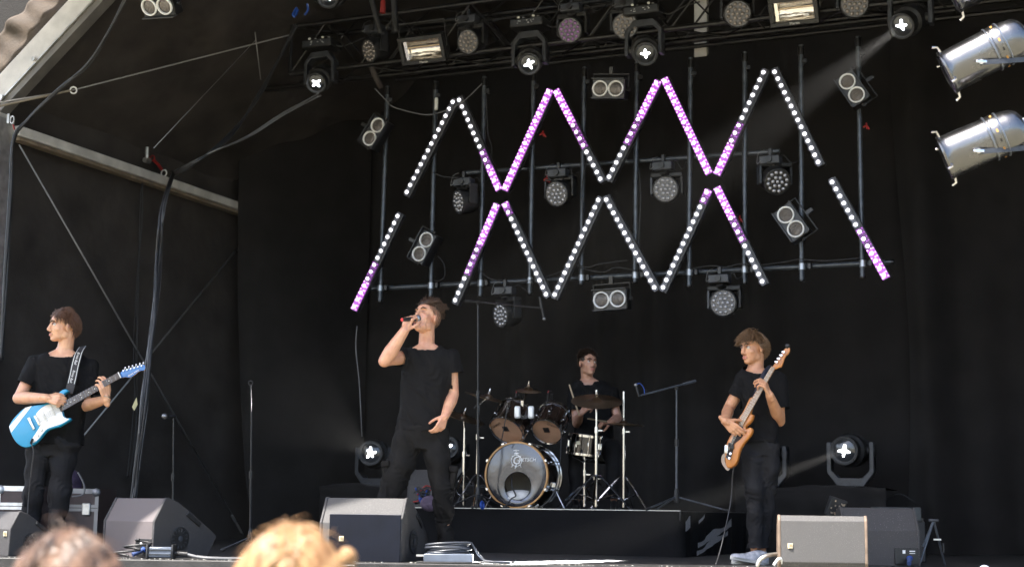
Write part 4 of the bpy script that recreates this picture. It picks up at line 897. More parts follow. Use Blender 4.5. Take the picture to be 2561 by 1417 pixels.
# ================================================================ floor monitors
MONB = speckle('worn_black_monitor_paint', (.042, .039, .04), (.5, .48, .46), 170, .80)
MONG = speckle('speckled_monitor_grille', (.068, .065, .065), (.4, .385, .36), 230, .74, .7, .6)
DARKP = mat('blue_black_panel', (.007, .0085, .014), .9, 0, (8, .25), (300, .3, .003), spec=.12)
TRIM = mat('monitor_edge_paint', (.13, .13, .15), .45, 0, (14, .4))
LOGO = mat('cream_logo', (.6, .52, .35), .5)
WEDGE = [(0, 0), (0, .245), (.09, .405), (.12, .407), (.2, .378), (.32, .31), (.5, .19), (.555, .15), (.47, 0)]
def wedge(foot, y, yaw, wd, lb, prof=WEDGE, k=1., mside=MONB, mface=MONB, handle=True, logo=None, cover=False, port=False, xr=0, z=0):
    "foot is the near bottom right corner; the near face looks at the audience"
    F = W(*foot, y); F.z = z; ca, sa = math.cos(yaw), math.sin(yaw)
    ex = V((ca, -sa, 0)); ed = V((sa, ca, 0)); M = basis(ex, ed, V((0, 0, 1)), F)    # x right, y away, z up
    t = thing('floor_monitor', lb, 'floor monitor', M=M)
    pr_ = [(a*k, b_*k) for a, b_ in prof]
    b = MB(); b.rings([[V((x, a, b_)) for a, b_ in pr_] for x in (-wd+.018, -.018)]); b.build('cabinet', mface, t, world=False, ang=28, bevel=.004)
    for x0, x1 in ((-wd, -wd+.02), (-.02, 0)):
        cx = sum(a for a, _ in pr_)/len(pr_); cz = sum(q for _, q in pr_)/len(pr_)
        b = MB(); b.rings([[V((x, cx+(a-cx)*1.03, max(0, cz+(q-cz)*1.03))) for a, q in pr_] for x in (x0, x1)]); sp_ = b.build('side_panel', mside, t, world=False, ang=28, bevel=.006)
    a0, z0 = pr_[1]; a1, z1 = pr_[2]
    if handle:
        Mh = basis((0, 1, 0), (0, 0, 1), (1, 0, 0), (.003, .22*k, .13*k)); 
        MB().lathe([(.05*k, 0), (.078*k, 0), (.082*k, .004), (.075*k, .006)], Mh, 28, caps=False).build('handle_ring', BLKM, sp_, world=False)
        MB().cyl(Mh @ V((0, 0, .0)), Mh @ V((0, 0, .004)), .074*k, n=28).build('handle_cup', BLK, sp_, world=False); MB().lathe([(.016*k, .004), (.02*k, .012), (.01*k, .014)], Mh, 12).build('pole_socket', GREYP, sp_, world=False)
        q = MB()
        for i in range(14): a = i*math.pi/7; q.box((0, 0, 0), (.02*k, .004, .005), None) if False else q.cyl(Mh @ V((.05*k*math.cos(a), .05*k*math.sin(a), .005)), Mh @ V((.068*k*math.cos(a), .068*k*math.sin(a), .005)), .003, n=5)
        q.build('cup_ribs', GREYP, sp_, world=False)
        MB().box((0, 0, 0), (.01, .15*k, .035*k)).build('grip_slot', BLK, sp_, world=False, bevel=.01).matrix_local = Matrix.Translation((.004, .34*k, .265*k)) @ Matrix.Rotation(R(-33), 4, 'X')
    if cover:  # dark panel across the lower front
        MB().box((-wd*.44, -.012, .15*k), (wd*.86, .012, .3*k)).build('dark_panel', DARKP, t, world=False, bevel=.003)  # thin blue-black panel across the lower front, pale line along its top
        MB().box((-wd*.44, -.012, .301*k), (wd*.864, .014, .003)).build('panel_edge', TRIM, t, world=False)
    if logo:
        lx, lz, ly = logo; MB().box((lx, ly, lz), (.034, .006, .034)).build('logo_plate', LOGO, t, world=False, bevel=.002); MB().box((lx+.002, ly-.004, lz+.002), (.02, .004, .02)).build('logo_inset', mat('dark_gold', (.25, .2, .12), .5), t, world=False)
        q = MB(); q.box((lx-.008, ly-.0075, lz), (.004, .003, .022)); q.box((lx, ly-.0075, lz-.009), (.018, .003, .004)); q.build('logo_mark', LOGO, t, world=False)
    if port:
        MB().box((-.1*k-xr, -.004, .07*k), (.17*k, .016, .115*k)).build('connector_plate', BLK, t, world=False, bevel=.003)
        q = MB(); q.box((-.12*k-xr, -.0135, .1*k), (.02, .003, .025)); q.box((-.06*k-xr, -.0135, .105*k), (.04, .003, .008)); q.box((-.06*k-xr, -.0135, .09*k), (.04, .003, .004)); q.build('connector_print', LG, t, world=False)
        MB().cyl((-.08*k-xr, -.01, .06*k), (-.11*k-xr, -.09, .02*k), .016, n=10).build('blue_plug', mat('blue_plug_grey', (.05, .08, .2), .4), t, world=False); MB().torus((-.083*k-xr, -.02, .055*k), (-.03, -.08, -.04), .017, .005, 14, 6).build('plug_ring', BLUE, t, world=False)
    return t
wedge((383, 1395), 10.45, R(38), .56, 'large brown-grey floor monitor with a worn handle, left front', port=True, mface=speckle('plum_grey_monitor', (.115, .098, .1), (.3, .28, .3), 150, .85))
wedge((22, 1400), 10.4, R(34), .5, 'floor monitor cut by the left edge of the picture', k=.74, logo=(-.05, .15, -.004))
wedge((1004, 1405), 10.3, R(15), .6, 'floor monitor with a dark panel on its front before the singer', k=1.05, cover=True, logo=(-.43, .15, -.021), mface=MONG)
RW = [(.03, 0), (0, .05), (0, .335), (.03, .372), (.10, .36), (.22, .3), (.3, .2), (.28, 0)]
wedge((2172, 1422), 9.95, R(8), .58, 'sunlit speckled floor monitor in front of the bass player', prof=RW, k=.94, mface=MONG, mside=mat('brown_scuffed_side', (.16, .115, .085), .6, 0, (12, .4), (80, .3, .004)), logo=(-.5, .15, -.004), handle=False)
wedge((2302, 1412), 11.0, R(-3), .56, 'dark floor monitor behind the sunlit one at right', port=True, handle=False, k=1.02)
wedge((1092, 1271), 13.6, R(35), .34, 'grey drum monitor on the riser behind the singer', k=.85, handle=False, z=ZRS)

# ================================================================ cases, boxes, bits on the floor
CASE = mat('dark_plum_case_board', (.045, .028, .028), .5, 0, (10, .3)); CASEA = mat('case_aluminium', (.62, .63, .66), .35, .7, (20, .2))
def flightcase(c, size, yaw, lb, trim=CASEA):
    M = Matrix.Translation(c) @ Matrix.Rotation(yaw, 4, 'Z'); t = thing('flight_case', lb, 'flight case', M=M, group='flight cases behind the guitarist'); sx, sy, sz = size
    MB().box((0, 0, sz/2), size).build('body', CASE, t, world=False)
    for z, h in ((sz-.02, .04), (.02, .04), (sz*.68, .055)): MB().box((0, -sy/2-.002, z), (sx+.008, .008, h)).build('rail', trim, t, world=False)
    MB().box((0, -sy/2-.005, sz*.68), (sx, .006, .006)).build('valance_gap', BLK, t, world=False)
    for s_ in (-1, 1):
        MB().box((s_*(sx/2-.012), -sy/2-.003, sz/2), (.03, .009, sz)).build('corner_rail', trim, t, world=False)
        for z in (.03, sz-.03): MB().ell((s_*(sx/2-.02), -sy/2-.004, z), (.036, .02, .036), n=10, m=6).build('ball_corner', trim, t, world=False)
    MB().box((sx*.22, -sy/2-.012, sz*.66), (.07, .015, .1)).build('latch', ALU, t, world=False, bevel=.008)
c = W(70, 1380, 12.4); c.z = 0; flightcase(c, (.37, .45, .5), R(-6), 'plum flight case with bright aluminium rails behind the guitarist')
c = W(212, 1380, 12.7); c.z = 0; flightcase(c, (.34, .45, .49), R(-4), 'darker flight case beside the first, behind the left monitor', mat('dull_case_rail', (.2, .2, .21), .4, .6))
solo('cloth_bag', MB().ell(W(178, 1215, 12.6), (.09, .08, .14), n=14, m=9), mat('dark_purple_cloth', (.03, .018, .045), .9, 0, (8, .4), (20, .6, .02)), 'dark purple bag standing on the flight cases', 'bag')
wire('lead', [W(195, 1180, 12.4), W(210, 1210, 12.4), W(208, 1235, 12.4), W(180, 1241, 12.4)], .008, CABLEG, 'grey lead curling over the flight case')
c = W(402, 1398, 10.3); c.z = 0
t = thing('junction_box', 'small dark blue-grey junction box with ribbed cable, left front', 'junction box', c)
BXM = mat('blue_grey_box', (.11, .13, .17), .4, .2, (9, .2))
MB().box(c+V((0, 0, .045)), (.16, .08, .07)).build('body', BXM, t, bevel=.008)
for s_ in (-1, 1): MB().box(c+V((s_*.085, 0, .05)), (.016, .1, .1)).build('end_plate', BLKM, t, bevel=.012)
for z in (.03, .06): MB().box(c+V((0, -.042, z)), (.15, .006, .006)).build('groove', BLK, t)
g0 = c+V((.095, -.01, .04)); MB().tube([g0, g0+V((.09, -.01, -.005))], .016, 10).build('gland', BLKM, t)
for i in range(7): MB().torus(g0+V((.015+i*.011, 0, 0)), (1, 0, 0), .017, .003, 14, 5).build('gland_rib', BLK, t)
MB().tube([g0+V((.08, -.01, -.004)), g0+V((.16, -.02, -.022)), g0+V((.3, -.03, -.03)), g0+V((.6, .02, -.03))], .011, 8, 6).build('cable', CABLEG, t)
wire('coiled_cable', [c+V((-.3+.07*math.cos(a*.5)+.006*a, .03+.04*math.sin(a*.5), .012+.0035*a)) for a in range(0, 34)], .008, RUBBER, 'small black cable coil beside the junction box', 'cable', 2)
c = W(1122, 1400, 10.28); c.z = 0
t = thing('stage_box', 'dark blue stage box under the black cable coil, front centre', 'stage box', c)
MB().box(c+V((0, 0, .035)), (.33, .17, .055)).build('body', BXM, t, bevel=.006); MB().box(c+V((0, -.02, .006)), (.42, .2, .01)).build('base_plate', BLKM, t, bevel=.003); MB().box(c+V((-.19, -.05, .05)), (.05, .05, .012)).build('tab', ALU, t)
q = MB(); rs = []
for i in range(9*24):
    a = 2*math.pi*i/24; k = i/24; rs.append(c+V((.0+.012*math.sin(k*5)+(.135+.012*math.sin(k*2.3))*math.cos(a), .02+(.07+.006*math.cos(k*3))*math.sin(a), .074+.006*k+.01*math.sin(a*1.0+k))))
rs += [c+V((.2, .0, .06)), c+V((.24, -.03, .02)), c+V((.3, -.05, .012)), c+V((.42, -.06, .01))]
q.tube(rs, .0085, 8); solo('coiled_cable', q, mat('blue_black_cable', (.03, .034, .045), .35), 'flat coil of black cable lying on the stage box', 'cable', ang=180)
wire('lead', [c+V((.2, -.02, .01)), c+V((.32, -.05, .01)), c+V((.36, .02, .01)), c+V((.3, .05, .01)), c+V((.45, .0, .01))], .007, RUBBER, 'loose black lead beside the stage box')
solo('lip_tape', MB().box(W(868, 1412, 10.12), (.1, .03, .006)), WHITEP, 'short white tape mark on the lip under the front monitor', 'tape')
# cable tangle and purple cloth behind the singer
for i in range(7):
    ps = [W(1050+random.uniform(-20, 40), 1225+random.uniform(-12, 35), 13.3+random.uniform(-.05, .05)) for _ in range(6)]
    wire('tangled_lead', ps, .007, (RUBBER, BLUE, RUBBER, RED, RUBBER, CABLEG, RUBBER)[i], ['black lead on top of the tangle behind the singer', 'blue lead in the tangle behind the singer', 'black lead at the left of the tangle behind the singer', 'red lead in the tangle behind the singer', 'black lead at the right of the tangle behind the singer', 'grey lead in the tangle behind the singer', 'lowest black lead in the tangle behind the singer'][i])
b = MB(); b.ell(W(1075, 1258, 13.2), (.085, .07, .07), n=16, m=10); solo('cloth_heap', b, mat('mauve_cloth', (.10, .07, .11), .9, 0, (14, .4), (26, .8, .03)), 'mauve cloth heap on the riser behind the singer', 'cloth')
# amp head, small mixer, folding stand at right
t = thing('small_mixer', 'small dark box with knobs on a pole behind the right monitor', 'mixer', W(2090, 1400, 11.2)); Mx = basis((.93, .2, -.3), (.3, -.2, .93), (0.15, -.96, -.1), W(2090, 1268, 11.2))
MB().box((0, 0, 0), (.13, .14, .06)).build('body', BLKM, t, world=False, bevel=.006).matrix_local = PM[t.name].inverted() @ Mx
q = MB(); rnd = random.Random(4)
for i in range(22): q.cyl((rnd.uniform(-.05, .05), rnd.uniform(-.055, .055), .03), (rnd.uniform(-.05, .05)*0, 0, .031), .001, n=4) if False else q.box((rnd.uniform(-.052, .052), rnd.uniform(-.055, .055), .033), (.008, .012, .008))
q.build('knobs', mat('warm_metal_knobs', (.5, .4, .3), .35, .6), t, world=False).matrix_local = PM[t.name].inverted() @ Mx
MB().cyl(V((W(2094, 1300, 11.2).x, 11.2, 0)), W(2094, 1280, 11.2), .012, n=8).build('pole', STEELB, t)
c = W(2240, 1290, 12.2); c.z = 0
t = thing('amplifier', 'dark grey bass amplifier head on a cabinet behind the right monitors', 'amplifier', c)
MB().box(c+V((-.12, 0, .16)), (.62, .36, .32)).build('cabinet', BLKM, t, bevel=.01); MB().box(c+V((0, 0, .375)), (.34, .28, .11)).build('head', mat('slate_amp', (.035, .042, .045), .5, 0, (9, .3)), t, bevel=.006)
for s_ in (-1, 1): MB().box(c+V((s_*.175, -.1, .33)), (.03, .03, .03)).build('foot', BLK, t)
MB().tube([c+V((-.2, -.19, .3)), c+V((-.21, -.2, .36)), c+V((-.18, -.2, .39))], .012, 8, 4).build('handle', CABLEG, t)
t = thing('folding_stand', 'small folded black A-frame instrument stand at far right', 'stand', W(2340, 1417, 11.3))
a = W(2335, 1300, 11.3); MB().cyl(W(2308, 1365, 11.25), a, .008, n=8).build('leg', STEELB, t); z0 = W(2308, 1365, 11.25); 
MB().cyl(V((z0.x-.03, z0.y, 0)), a, .0085, n=8).build('front_leg', STEELB, t); MB().cyl(V((a.x+.09, a.y+.05, 0)), a, .0085, n=8).build('rear_leg', STEELB, t); MB().box(a, (.07, .03, .022)).build('head_pad', GREYP, t, bevel=.005); MB().box(a+V((.02, -.01, -.14)), (.055, .012, .012)).build('brace', ALU, t); MB().box(a+V((.065, .0, -.2)), (.012, .02, .07)).build('yoke_pad', BLKM, t)
c0 = W(2462, 1412, 10.4); solo('floor_lamp', MB().lathe([(.03, 0), (.034, .015), (.02, .03), (.001, .034)], Matrix.Translation(V((c0.x, c0.y, 0))), 14), mat('pale_blue_cap', (.4, .45, .6), .3), 'small pale cap on the stage floor at far right', 'fitting')
b = MB(); a = W(1893, 1404, 10.12); b.tube([V((a.x, a.y, .01)), V((a.x+.02, a.y, .055)), V((a.x+.08, a.y+.02, .085)), W(1953, 1384, 10.3)], .014, 8, 4)
solo('bent_bar', b, ALU, 'bent pale metal bar beside the sunlit monitor', 'bar', ang=180)
wire('loop_strap', [W(1935, 1412, 10.0), W(1945, 1398, 10.0), W(1953, 1397, 10.02), W(1955, 1410, 10.05)], .01, WHITEP, 'short white loop at the corner of the sunlit monitor')
# ================================================================ people
def to_np(me):
    co = np.empty(len(me.vertices)*3); me.vertices.foreach_get('co', co); return co.reshape(-1, 3)
def taubin(co, ed, it, hold=None):
    n = len(co); deg = np.bincount(ed.ravel(), minlength=n).astype(float); deg[deg == 0] = 1
    for k in range(it*2):
        s_ = np.empty_like(co)
        for a in range(3): s_[:, a] = np.bincount(ed[:, 0], co[ed[:, 1], a], n)+np.bincount(ed[:, 1], co[ed[:, 0], a], n)
        l = .55 if k % 2 == 0 else -.57
        d = (s_/deg[:, None]-co)*l
        co = co+(d if hold is None else d*hold[:, None])
    return co
def remesh(mb, voxel, it=8, cut=None, disp=None, smooth_hold=None):
    me = mb.mesh('r'); bm = bmesh.new(); bm.from_mesh(me); bmesh.ops.recalc_face_normals(bm, faces=bm.faces); bm.to_mesh(me); bm.free()
    o = bpy.data.objects.new('r', me); COL.objects.link(o); md = o.modifiers.new('r', 'REMESH'); md.mode = 'VOXEL'; md.voxel_size = voxel
    m2 = bpy.data.meshes.new_from_object(o.evaluated_get(bpy.context.evaluated_depsgraph_get())); bpy.data.objects.remove(o); bpy.data.meshes.remove(me)
    co = to_np(m2); ed = np.empty(len(m2.edges)*2, dtype=np.int64); m2.edges.foreach_get('vertices', ed); ed = ed.reshape(-1, 2)
    co = taubin(co, ed, it, smooth_hold(co) if smooth_hold else None)
    m2.vertices.foreach_set('co', co.ravel()); m2.update()
    if disp is not None:
        nr_ = np.empty(len(co)*3); m2.vertices.foreach_get('normal', nr_); nr_ = nr_.reshape(-1, 3)
        co = co+nr_*disp(co)[:, None]; m2.vertices.foreach_set('co', co.ravel()); m2.update()
    if cut is not None:
        kill = cut(co); m2.vertices.foreach_set('co', co.ravel()); bm = bmesh.new(); bm.from_mesh(m2); bm.verts.ensure_lookup_table()
        bmesh.ops.delete(bm, geom=[bm.verts[i] for i in np.nonzero(kill)[0]], context='VERTS'); bm.to_mesh(m2); bm.free()
    return m2
def folds(spec, base=.0022, seed=0):
    r = np.random.RandomState(seed); ks = r.normal(size=(7, 3))*np.array([26, 26, 16]); ph = r.uniform(0, 6.28, 7)
    def f(co):
        d = np.zeros(len(co))
        for k, p in zip(ks, ph): d += np.sin(co @ k+p+1.5*np.sin(co @ (k[[1, 2, 0]]*.4)+p))
        d *= base/1.3
        for c, rad, dr_, fr, am in spec:
            q = co-np.array(c); g = np.exp(-(q**2).sum(1)/rad**2); ph2 = q @ np.array(V(dr_).normalized())*fr
            warp = 2.6*np.sin(q[:, 0]*19+q[:, 2]*13+c[0])+2.2*np.sin(q[:, 1]*23-q[:, 2]*17+c[2])+1.5*np.sin(q[:, 0]*41+q[:, 2]*31)
            s_ = np.sin(ph2+warp); d += 1.5*am*g*(1-2*np.abs(s_)**.7)*(.5+.5*np.sin(q[:, 0]*29+q[:, 2]*21+c[1]))
        return d
    return f
def skinmat(name, col, pink):
    m = mat(name, col, .38, 0, (17, .3), (170, .25, .003), sss=.1, col2=tuple(c*.86 for c in pink), spec=.5); return m
def head_parts(b, M, hs=1., mouth=0):
    Mr = M.to_3x3()
    def e(c, r, rot=None, n=16, m=11): b.ell(M @ (V(c)*hs), tuple(q*hs for q in r), Mr @ rot if rot else Mr, n, m)
    e((0, -.015, .035), (.0745, .097, .086)); e((0, .03, -.02), (.062, .062, .085)); e((0, .03, .045), (.064, .065, .05))
    e((0, .062, -.092-mouth*.02), (.027, .03, .022)); e((0, .035, -.07-mouth*.015), (.05, .048, .04))
    for s_ in (-1, 1):
        e((s_*.041, .002, -.055-mouth*.008), (.018, .036, .036)); e((s_*.037, .053, -.024), (.026, .026, .024))
        e((s_*.077, -.008, -.004), (.009, .021, .034), Matrix.Rotation(s_*R(-22), 3, 'Z')); e((s_*.013, .099, -.038), (.009, .012, .008))
        e((s_*.028, .083, .034), (.024, .014, .009))
    b.cap(M @ (V((0, .088, .022))*hs), M @ (V((0, .112, -.028))*hs), .0105*hs, .0125*hs, 12)
    e((0, .088, -.060), (.024, .014, .0065)); e((0, .086, -.073-mouth*.03), (.021, .014, .008))
def hand(b, wr, f, n, thumb, curls=(20, 30, 25), k=1., tcurl=.2, spread=.004):
    f = V(f).normalized(); n = V(n); n = (n-f*n.dot(f)).normalized(); s_ = f.cross(n); s_ = s_ if s_.dot(V(thumb)) > 0 else -s_
    b.cap(wr-f*.03*k, wr+f*.02*k, .026*k, .026*k, flat=.72, side=s_)
    L = ((.044, .027, .021), (.049, .031, .022), (.045, .029, .021), (.035, .021, .019)); tips = []
    for i, o_ in enumerate((.031, .0105, -.0105, -.031)):
        kn = wr+f*((.088, .092, .087, .078)[i]*k)+s_*(o_*k)
        b.cap(wr+f*.012*k+s_*(o_*.55*k), kn, .0135*k, .0125*k); p = kn; a = 0
        for j in range(3):
            a += R(curls[j]+(i-1.5)*4); d = (f+s_*(spread*(1.5-i)*8)).normalized()*math.cos(a)+n*math.sin(a)
            q = p+d*(L[i][j]*k); b.cap(p, q, (.0098-.0009*j)*k, (.0092-.0011*j)*k, 10); p = q
        tips.append(p)
    p = wr+f*.022*k+s_*.026*k+n*.008*k; d = (s_*.62+f*.7+n*.35).normalized(); b.cap(wr+f*.01*k+s_*.012*k, p, .016*k, .0145*k)
    for j, l in enumerate((.04, .032, .026)):
        q = p+d*(l*k); b.cap(p, q, (.0125-.0012*j)*k, (.0118-.0015*j)*k, 10); p = q; d = (d+f*tcurl+n*tcurl*1.2-s_*tcurl*.6).normalized()
    return tips
def ringrow(pl, pr, py, y0, dy, dp, tw=0):
    A = W(pl, py, y0+dy); B = W(pr, py, y0+dy); c = (A+B)/2; h = (B-A).length/2; n = 28; q = []
    for i in range(n):
        a = 2*math.pi*i/n; ca, sa = math.cos(a), math.sin(a); e = .82
        x = h*math.copysign(abs(ca)**e, ca); y = dp*math.copysign(abs(sa)**e, sa); q.append(c+V((x*math.cos(tw)-y*math.sin(tw), x*math.sin(tw)+y*math.cos(tw), 0)))
    return q
def shrink(rows, d):
    out = []
    for r in rows:
        c = sum(r, V())/len(r); out.append([p-(p-c).normalized()*min(d, (p-c).length*.3) for p in r])
    return out
def hair(M, hs, style, m, parent, n=420, seed=1, r0=.0045, cap=True, region=None, name='hair', curl=.08):
    rnd = random.Random(seed); c = V((0, -.015, .035)); rad = V((.0785, .101, .0895)); b = MB()
    region = region or (lambda p: p.z > .8*p.y+.004+.02*math.sin(p.x*70) and not (abs(p.x) > .055 and p.z < .02 and p.y > -.035))
    if cap:
        nu, nv = 40, 28; idx = {}; vs_ = []; fs = []
        for j in range(nv+1):
            for i in range(nu):
                t = math.pi*j/nv; a = 2*math.pi*i/nu; d = V((math.sin(t)*math.cos(a), math.sin(t)*math.sin(a), math.cos(t)))
                vs_.append(c+V((d.x*rad.x, d.y*rad.y, d.z*rad.z))*(1.0+.02*math.sin(a*9+t*7)))
        for j in range(nv):
            for i in range(nu):
                q = (j*nu+i, j*nu+(i+1) % nu, (j+1)*nu+(i+1) % nu, (j+1)*nu+i)
                if region(sum((vs_[x] for x in q), V())/4): fs.append(q)
        b.add([M @ (p*hs) for p in vs_], fs)
    k = 0; tries = 0
    while k < n and tries < n*30:
        tries += 1; d = V((rnd.gauss(0, 1), rnd.gauss(0, 1), rnd.gauss(0, 1))).normalized(); p = c+V((d.x*rad.x, d.y*rad.y, d.z*rad.z))
        if not region(p): continue
        nrm = V((d.x/rad.x, d.y/rad.y, d.z/rad.z)).normalized(); L, d0, grav, nseg = style(p, nrm, rnd); d_ = V(d0).normalized(); pts = [p.copy()]; st = L/nseg
        for j in range(nseg):
            d_ = (d_+V(grav)+V((rnd.gauss(0, curl), rnd.gauss(0, curl), rnd.gauss(0, curl)))).normalized(); q = pts[-1]+d_*st
            e = q-c; kk = math.sqrt((e.x/rad.x)**2+(e.y/rad.y)**2+(e.z/rad.z)**2)
            if kk < 1.03: q = c+e*(1.03/max(kk, .01))
            if q.z < -.07 and L > .2:
                rr = math.hypot(q.x, q.y+.02); mn = .075
                if rr < mn: q.x *= mn/rr; q.y = (q.y+.02)*mn/rr-.02
            pts.append(q)
        r = r0*rnd.uniform(.6, 1.3); b.tube([M @ (x*hs) for x in pts], [r*hs, r*hs, r*.9*hs, r*.6*hs, r*.25*hs], 5); k += 1
    return b.build(name, m, parent, ang=180)
def face_bits(M, hs, t, closed=False, mouth=0, brow=(.03, .018, .01)):
    BR = mat('brown_brow_hair', brow, .8); EYW = mat('eye_white', (.72, .68, .65), .25); IR = mat('dark_iris', (.03, .02, .015), .1); LP = mat('lip_skin', (.52, .2, .17), .42)
    X = lambda x, y, z: M @ (V((x, y, z))*hs)
    for s_ in (-1, 1):
        MB().tube([X(s_*.014, .101-(.0 if not closed else -.001), .027+(-.004 if closed else 0)), X(s_*.03, .1, .035), X(s_*.05, .085, .030)], [.004*hs, .005*hs, .003*hs], 6, 3).build('eyebrow', BR, t)
        if closed: MB().tube([X(s_*.018, .094, .008), X(s_*.032, .094, .004), X(s_*.047, .083, .009)], .0028*hs, 6, 3).build('closed_eye', mat('eyelid_crease', (.18, .08, .06), .6), t)
        else:
            MB().ell(X(s_*.031, .079, .009), (.0125*hs,)*3, n=12, m=8).build('eye', EYW, t); MB().ell(X(s_*.031, .0885, .009), (.0058*hs,)*3, n=10, m=7).build('iris', IR, t)
            MB().tube([X(s_*.017, .091, .011), X(s_*.031, .0945, .0165), X(s_*.046, .084, .011)], .0032*hs, 6, 3).build('upper_eyelid', BR if False else mat('eyelid_crease', (.18, .08, .06), .6), t)
        MB().ell(X(s_*.007, .108, -.043), (.004*hs, .004*hs, .003*hs), n=8, m=5).build('nostril', mat('dark_nostril', (.08, .025, .02), .7), t)
        MB().ell(X(s_*.0835, -.006, -.002), (.004*hs, .011*hs, .018*hs), M.to_3x3(), 8, 6).build('inner_ear', mat('ear_pink', (.5, .22, .17), .5), t)
    if mouth:
        MB().ell(X(0, .092, -.079), (.02*hs, .011*hs, .0175*hs), M.to_3x3(), 14, 9).build('open_mouth', mat('mouth_dark', (.06, .012, .012), .4), t)
        MB().box((0, 0, 0), (.026*hs, .005*hs, .006*hs)).build('teeth', mat('teeth', (.75, .72, .66), .25), t, world=False).matrix_local = PM[t.name].inverted() @ basis(M.to_3x3() @ V((1, 0, 0)), M.to_3x3() @ V((0, 1, 0)), M.to_3x3() @ V((0, 0, 1)), X(0, .102, -.0685))
        MB().tube([X(-.024, .091, -.078), X(-.013, .102, -.064), X(.013, .102, -.064), X(.024, .091, -.078), X(.013, .096, -.098), X(-.013, .096, -.098), X(-.024, .091, -.078)], .0038*hs, 6, 3).build('lips', LP, t)
    else:
        MB().ell(X(0, .0925, -.0605), (.023*hs, .012*hs, .0052*hs), M.to_3x3(), 12, 7).build('upper_lip', LP, t); MB().ell(X(0, .0925, -.0705), (.02*hs, .012*hs, .0065*hs), M.to_3x3(), 12, 7).build('lower_lip', LP, t)
def headM(px, py, y, fwd, upv=(0, 0, 1)):
    f = V(fwd).normalized(); r_ = f.cross(V(upv)).normalized(); u_ = r_.cross(f); return basis(r_, f, u_, W(px, py, y))
BLACKT = mat('black_cotton', (.004, .0038, .0045), .85, 0, (12, .25), (400, .4, .002), spec=.2)
BLACKJ = mat('black_denim', (.013, .0128, .0148), .8, 0, (14, .3), (500, .5, .002), spec=.2)
BLACKC = mat('black_cargo_cotton', (.007, .0064, .0064), .8, 0, (12, .3), (300, .4, .002), spec=.18)
def shoe(F, d, t, up=BLKM, sole=BLK, k=1., lift=0, tip=0):
    d = V(d).normalized(); s_ = d.cross(V((0, 0, 1))).normalized()
    if tip: d = (d+V((0, 0, tip))).normalized()
    u_ = s_.cross(d); M = basis(s_, d, u_, F+V((0, 0, lift)))
    out = [(.036*math.sin(a)*(1+.12*math.cos(a)), .085+.142*-math.cos(a)) for a in [i*math.pi/10 for i in range(20)]]
    out = [(x*k, y*k) for x, y in out]
    so_ = M
    b = MB()
    rs = []
    for yy, w_, h in ((-.045, .024, .06), (-.03, .031, .095), (.02, .034, .1), (.06, .036, .085), (.11, .039, .062), (.16, .039, .05), (.2, .03, .044), (.218, .012, .038)):
        rs.append([M @ V((w_*k*math.cos(a), yy*k, (.02+(h-.02)*max(0, math.sin(a))**.6)*k if math.sin(a) > 0 else .02*k)) for a in [i*2*math.pi/16 for i in range(16)]])
    b.rings(rs); sh_ = b.build('shoe', up, t); MB().prism(out, 0, .03*k, M, .006).build('shoe_sole', sole, sh_)
    return M
